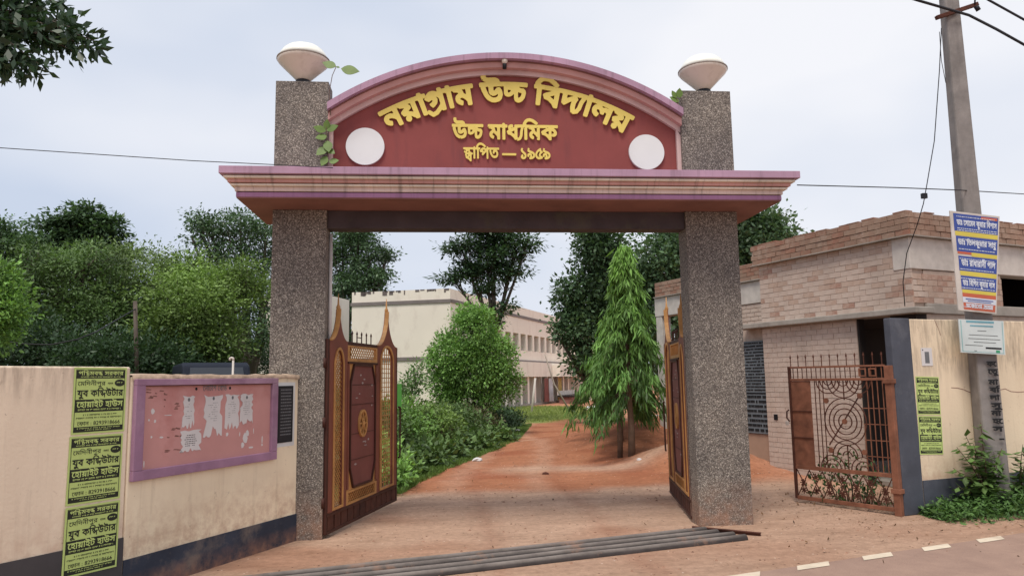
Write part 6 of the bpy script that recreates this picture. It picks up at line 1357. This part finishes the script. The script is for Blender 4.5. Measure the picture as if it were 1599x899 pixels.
# broad low leaves in front
for i, (x, y, lab) in enumerate(((-.75, 12.6, 'low broad leaved plant at the foot of the nearest verge bush'), (-.35, 13.9, 'low broad leaved plant in front of the second verge bush'), (.1, 15.2, 'low broad leaved plant where the verge grass widens'), (.75, 16.9, 'low broad leaved plant under the middle of the verge'), (1.35, 18.8, 'low broad leaved plant toward the far verge'))):
    bush('low_plant', lab, 'plant', (x, y, 0), [(x, y, .16, .42, .2), (x-.35, y+.5, .2, .4, .22)], 900, .11, mul(G_MID, .95), 'low plants under the verge bushes', 10, aspect=.7, up=.7, sub=60)
bush('bright_shrub', 'yellow green shrub close beside the free edge of the left gate leaf', 'bush', (-.95, 11.3, 0), [(-.85, 11.3, .38, .26, .3), (-.70, 11.25, .22, .22, .18), (-.95, 11.35, .62, .18, .2)], 900, .085, mul(G_FRESH, 1.15), None, 14, aspect=.5, sub=40)
for i, (x, y, z, lab) in enumerate(((-3.0, 12.5, 1.2, 'thick bush hidden mostly behind the left gate leaf'), (-2.6, 15.5, 1.3, 'thick bush behind the lattice window of the left gate leaf'), (-3.0, 19, 1.4, 'dense bush farther behind the left gate leaf'))):
    bush('thicket', lab, 'bush', (x, y, 0), [(x, y, z*.5, 1.1, z*.5), (x+.9, y+.6, z*.45, .9, z*.45)], 6000, .09, mul(G_MID, .8), 'thickets behind the left gate leaf', 30, sub=140)
gb = link('green_board', MB().box(-.055, .055, 0, .02, .05, .45).mesh('green_board', paint('bright_green_sheet', lin('4C8A3C'), rough=.6)), None, (-0.813,13.000,1.061)); tag(gb, 'small bright green sheet beside the free edge of the left gate leaf', 'sheet')
# --- right side plants
bush('gate_shrub', 'leafy shrub growing behind the lower bars of the iron gate', 'bush', (4.95, 8.75, 0), [(4.85, 8.75, .28, .28, .26), (5.05, 8.55, .22, .22, .2), (4.72, 8.95, .2, .2, .18)], 600, .055, lin('445F36'), None, 18, sub=60)
def stem_plant(name, label, base, stems, leaf, c, n_per=16, group=None):
    t = thing(name, label, 'plant', base, 0, group); sm = MB(); P_, A_ = [], []; rr = random.Random(int(base[0]*1000))
    for dx, dy, h_ in stems:
        pts = [Vector((dx*f*f, dy*f*f, h_*f)) for f in (0, .35, .7, 1)]; sm.tube(pts, [.010, .008, .006, .003], 5, False)
        for k in range(n_per):
            f = .25+.75*k/n_per; a = k*2.4+rr.uniform(-.4, .4); P_.append((dx*f*f, dy*f*f, h_*f)); A_.append((math.cos(a), math.sin(a), .15))
    V = leaf_quads(np.array(P_), leaf, .5, .8, .25, .25, np.array(A_)); link('leaves', quads_mesh('leaves', V, [M_leaf], col=tones(len(V), c, RNG.normal(size=len(V)), .15, .15)), t); part('stems', sm, M_stem, t, True); return t
stem_plant('leafy_weed', 'tall leafy weed with drooping leaves around the base of the utility pole', (6.05, 8.02, 0), [(.0, 0, .98), (-.35, -.05, .72), (-.2, .0, .85), (.15, -.1, .7), (-.45, -.1, .50), (-.1, -.15, .6), (.1, -.12, .45), (-.3, -.15, .4), (-.2, -.2, .35), (0, -.2, .3), (-.42, -.1, .3), (-.15, -.05, .75), (.05, -.15, .55), (-.25, -.12, .62)], .12, lin('5A7440'), 34)
stem_plant('leafy_weed', 'leafy weed with long drooping leaves on the right side of the pole base', (6.50, 8.10, 0), [(.10, 0, .72), (.2, -.05, .80), (.0, -.08, .5), (.25, -.05, .55), (.15, -.1, .35)], .13, lin('56703E'), 26)
gc = []
def patch_points(poly_fn, n): return np.array([poly_fn() for _ in range(n)])
rs = np.random.default_rng(77)
def strip():
    t = rs.random(); w_ = rs.normal()*.5; x = 5.2+3.0*t; y = 7.98+(x-5.18)*.306-.05-abs(rs.normal())*(.20+.30*t); return (x, y, abs(rs.normal())*(.05+.07*min(1, t*2.5)))
P_ = patch_points(strip, 16000); V = leaf_quads(P_, .055, .42, .6, .05)
o = link('ground_cover', quads_mesh('ground_cover', V, [M_leaf], col=tones(len(V), lin('4C6B38'), rs.normal(size=len(V)), .2, .2)), kind='stuff'); o['label'] = 'low green weeds covering the foot of the cream wall'
# small plants rooted in the gateway masonry
def sprig(label, base, items, group='small plants rooted in the gateway'):
    t = thing('rooted_sapling', label, 'plant', base, 0, group); sm = MB(); P_, A_, S_ = [], [], []
    for pts, lv in items:
        sm.tube([Vector(p) for p in pts], [.006]+[.004]*(len(pts)-1), 5, False)
        for p, a, s_ in lv:
            n = 7; a_ = Vector(a).normalized(); b = a_.cross(Vector((0, -1, .35))).normalized(); ring_ = []
            for i in range(n+1):
                u = i/n; ring_.append((u, .33*math.sin(math.pi*u**.85)))
            up_ = [Vector(p)+a_*s_*u+b*s_*w_ for u, w_ in ring_]; dn_ = [Vector(p)+a_*s_*u-b*s_*w_ for u, w_ in ring_[::-1][1:-1]]
            lf = MB(); lf.add([v for v in up_+dn_], [tuple(range(len(up_+dn_)))]); lo = part('leaf', lf, M_sprig, t); so_ = lo.modifiers.new('s', 'SOLIDIFY'); so_.thickness = .002
    part('stem', sm, M_stem, t, True)
M_sprig = paint('sprig_leaf', lin('5C7434'), rough=.5, var=.25, scale=12, dirt=lin('7D7A3A'), dirt_amt=.5)
sprig('young sapling with two large leaves standing beside the left pillar lamp', (-1.20, 7.70, 4.46), [([(0, 0, -.1), (-.02, 0, .15), (.01, 0, .34), (.05, 0, .44)], [((.05, 0, .44), (-1, .1, .35), .16), ((.10, 0, .42), (1, 0, -.15), .20), ((.05, 0, .44), (.9, 0, -.2), .04)])])
sprig('bright sapling with clustered leaves in the corner of left pillar and maroon sign', (-1.235, 7.70, 3.635), [([(0, 0, 0), (.01, 0, .3), (-.01, 0, .6)], [((-.01, 0, .55), (-1, -.2, .3), .14), ((-.01, 0, .56), (1, -.2, .35), .14), ((-.01, 0, .57), (.1, -.1, 1), .11), ((0, 0, .50), (-.8, -.3, -.3), .13), ((0, 0, .45), (.2, -.3, -1), .15), ((0, 0, .38), (-.6, -.2, -.6), .15), ((0, 0, .36), (.7, -.2, -.5), .11), ((.0, 0, .28), (-.4, -.2, -.9), .13), ((.02, 0, .22), (1, -.1, .1), .11), ((-.03, 0, .17), (.1, -.2, -1), .15), ((.05, 0, .15), (.15, -.2, -1), .13)])])
sprig('tiny weed on the cornice in front of the left upper pillar', (-1.42, 7.66, 3.632), [([(0, 0, 0), (-.01, 0, .10)], [((0, 0, .08), (-1, 0, .6), .07), ((0, 0, .09), (.8, 0, .8), .06), ((0, 0, .03), (.8, 0, .3), .07), ((0, 0, .04), (-.8, 0, .2), .05)])])
sprig('small leafy sprig between the right end of the arch and the right pillar', (2.60, 7.70, 4.50), [([(0, 0, 0), (-.03, 0, .12)], [((0, 0, .08), (-1, 0, .5), .12), ((-.03, 0, .12), (-.5, 0, .9), .10), ((0, 0, .05), (-1, 0, -.1), .12), ((0, 0, .12), (.1, 0, 1), .12)])])
sprig('tiny weed at the foot of the right upper pillar on the cornice', (2.90, 7.66, 3.632), [([(0, 0, 0), (0, 0, .04)], [((0, 0, .02), (-1, 0, .3), .09), ((0, 0, .02), (1, 0, .35), .09), ((0, 0, .03), (.3, 0, .9), .06)])])
# --- grass blades on the verge and the lawns
rs = np.random.default_rng(5)
def verge():
    y = 10.6+rs.random()**1.2*15; e = np.interp(y, [9, 10.5, 11.5, 13.2, 18.7, 26, 30], [-2.2, -.75, -.55, -.1, 1.65, 2.9, 3.4]); return (e+.12-abs(rs.normal())*.45, y, 0.)
P_ = patch_points(verge, 26000)
A_ = np.stack([rs.normal(size=len(P_))*.5, rs.normal(size=len(P_))*.5, np.full(len(P_), 1.)], 1)
V = leaf_quads(P_, .055, .16, .0, -.3, .4, A_)
o = link('verge_grass', quads_mesh('verge_grass', V, [M_leaf], col=tones(len(V), lin('5F7A3C'), rs.normal(size=len(V)), .15, .2)), kind='stuff'); o['label'] = 'short green grass along the edge of the red path'
def lawn():
    while True:
        x, y = 1.5+rs.random()*9, 20.5+rs.random()*22
        d = seg_dist(np.array([x]), np.array([y]), [(2.6, 29), (5.0, 33), (5.5, 39), (3, 42)])[0]
        d2 = seg_dist(np.array([x]), np.array([y]), [(4.9, 20.5), (8, 22), (12, 30)])[0]
        if d < 2.2+rs.normal()*.2 or d2 < 1.0+rs.normal()*.15: return (x, y, 0)
P_ = patch_points(lawn, 12000); A_ = np.stack([rs.normal(size=len(P_))*.5, rs.normal(size=len(P_))*.5, np.full(len(P_), 1.)], 1)
V = leaf_quads(P_, .08, .25, .0, -.3, .4, A_)
o = link('lawn_grass', quads_mesh('lawn_grass', V, [M_leaf], col=tones(len(V), lin('7C8B4C'), rs.normal(size=len(V)), .12, .15)), kind='stuff'); o['label'] = 'short lawn grass in front of the school'
# loose stones and crumbs on the earth
rs = np.random.default_rng(9); n = 2600
X = np.concatenate([rs.uniform(-2, 7, 1200), rs.uniform(-.5, 5, 700), rs.uniform(3.3, 6.2, 700)]); Y = np.concatenate([rs.uniform(5.3, 10.5, 1200), rs.uniform(10, 20, 700), rs.uniform(7.2, 13.5, 700)])
sz = .004+.012*rs.random(n)**4; ok = ~((X < -1.1) & (Y < 8))
X, Y, sz = X[ok], Y[ok], sz[ok]; Hh = ground_h(X, Y)
F4 = []
for q in range(4):
    a0_, a1_ = q*math.pi/2, (q+1)*math.pi/2
    F4.append(np.stack([np.stack([X+sz*math.cos(a0_)*1.4, Y+sz*math.sin(a0_), Hh-.002], 1), np.stack([X+sz*math.cos(a1_)*1.4, Y+sz*math.sin(a1_), Hh-.002], 1), np.stack([X+sz*.3*math.cos(a1_), Y+sz*.3*math.sin(a1_), Hh+sz*.8], 1), np.stack([X+sz*.3*math.cos(a0_), Y+sz*.3*math.sin(a0_), Hh+sz*.8], 1)], 1))
V = np.concatenate(F4)
o = link('loose_gravel', quads_mesh('loose_gravel', V, [paint('gravel_stone', lin('96735F'), var=.6, scale=3)]), kind='stuff'); o['label'] = 'loose crumbs and pebbles scattered on the earth'
# litter by the verge
for i, (x, y, lab) in enumerate(((.60, 14.6, 'crumpled pale litter on the grass edge of the path'), (2.15, 22.5, 'pale crumpled sack lying at the far end of the bushes'), (3.35, 12.9, 'pale stone lying at the foot of the nearer mast tree'), (1.62, 12.3, 'small dark stone on the pale strip across the path'))):
    m_ = MB(); m_.lathe([(.01, 0), (.09, .01), (.07, .05), (.02, .07)], (0, 0, 0), 7); r3 = random.Random(i); m_.v = [(a*r3.uniform(.6, 1.4), b*r3.uniform(.6, 1.3), c) for a, b, c in m_.v]
    o = link(['litter', 'sack', 'stone', 'stone'][i], m_.mesh('litter', M_rust2 if i == 3 else M_paper), None, (x, y, float(ground_h(np.array([x]), np.array([y]))[0]))); tag(o, lab, ['litter', 'sack', 'stone', 'stone'][i]); o.scale = (1, 1, 1) if i < 2 else (.6, .6, .6)
# right strip: a few things behind the walls on the left
van = thing('parked_van', 'dark van parked beyond the notice board wall with only its top showing', 'van', (-4.15,13.60,0), R(23))
van.scale = (.66, .8, .855)
M_van = paint('dark_van_paint', lin('1D222E'), rough=.7, var=.1, spec=.15, bump=0)
def prof_box(mb, w_, pts):
    n = len(pts); vs = [(sx*w_/2, y, z) for sx in (-1, 1) for y, z in pts]; fs = [tuple(range(n)), tuple(range(2*n-1, n-1, -1))]
    for i in range(n): j = (i+1) % n; fs.append((i, i+n, j+n, j))
    mb.add(vs, fs); return mb
part('body', prof_box(MB(), 1.6, [(-1.9, .35), (-1.95, .95), (-1.75, 1.25), (-1.15, 2.17), (-.9, 2.24), (1.7, 2.24), (1.85, 2.0), (1.9, .35)]), M_van, van, bevel=.05)
mb = MB(); mb.add([(-.7, -1.74, 1.30), (.7, -1.74, 1.30), (.62, -1.195, 2.14), (-.62, -1.195, 2.14)], [(0, 1, 2, 3)]); part('windscreen', mb, M_glass, van)
for sx in (-1, 1):
    for y0, y1 in ((-1.0, -.2), (-.1, .75), (.85, 1.6)): part('side_window', MB().box(sx*.8-.006, sx*.8+.006, y0, y1, 1.4, 2.05), M_glass, van)
    for y in (-1.25, 1.25):
        wh = MB().tube([(sx*.80-.11, y, .33), (sx*.80+.02, y, .33)], .33, 20); part('wheel', wh, M_black, van, True)
    part('wing_mirror', MB().box(sx*.92-.08, sx*.92+.08, -1.45, -1.38, 1.45, 1.7), M_black, van)
    part('headlight', MB().box(sx*.6-.14, sx*.6+.14, -1.965, -1.93, .75, .92), M_lamptop, van)
part('wiper', MB().bar((-.45, -1.72, 1.36), (.15, -1.42, 1.78), .03, .02), M_conc_l, van)
wp = thing('bent_pipe', 'short whitish pipe with a bent top sticking up behind the notice board wall', 'pipe', (-1.98, 7.16, 0))
part('pipe', MB().tube([(0, 0, 0), (0, 0, 1.78)], .010, 8), M_conc_l, wp, True); part('elbow', MB().tube([(0, 0, 1.77), (0, 0, 1.79), (-.015, 0, 1.795), (-.03, 0, 1.79), (-.03, 0, 1.77)], .011, 8), M_conc_l, wp, True)
gp = link('thin_pole', MB().tube([(-5.940,15.000,1.573), (-6.048,15.000,3.191)], .04, 8).mesh('thin_pole', M_bark, True)); tag(gp, 'thin grey pole standing among the trees behind the wall join', 'pole')
cable('hanging_cable', 'slack cable hanging in front of the trees at the far left', [(-7.174,12.000,2.327), (-6.800,12.000,2.264), (-6.424,12.000,2.211), (-6.049,12.000,2.197), (-5.677,12.000,2.271), (-5.624,12.500,2.422), (-6.029,15.000,3.040)], .012)
print('tris about', sum(len(o.data.polygons) for o in bpy.data.objects if o.type == 'MESH'), 'bricks', nbk)

# dry leaf litter
rs = np.random.default_rng(15); n = 900
X = np.concatenate([rs.uniform(-1.1, 6.5, 450), rs.normal(4.6, .7, 450)]); Y = np.concatenate([rs.uniform(5.2, 16, 450), rs.normal(8.8, 1.1, 450)])
P_ = np.stack([X, Y, ground_h(X, Y)+.006], 1); V = leaf_quads(P_, .035, .45, .9, 0., .4)
o = link('leaf_litter', quads_mesh('leaf_litter', V, [M_leaf], col=tones(len(V), lin('6E5238'), rs.normal(size=len(V)), .3, .3)), kind='stuff'); o['label'] = 'dry fallen leaves scattered on the earth'
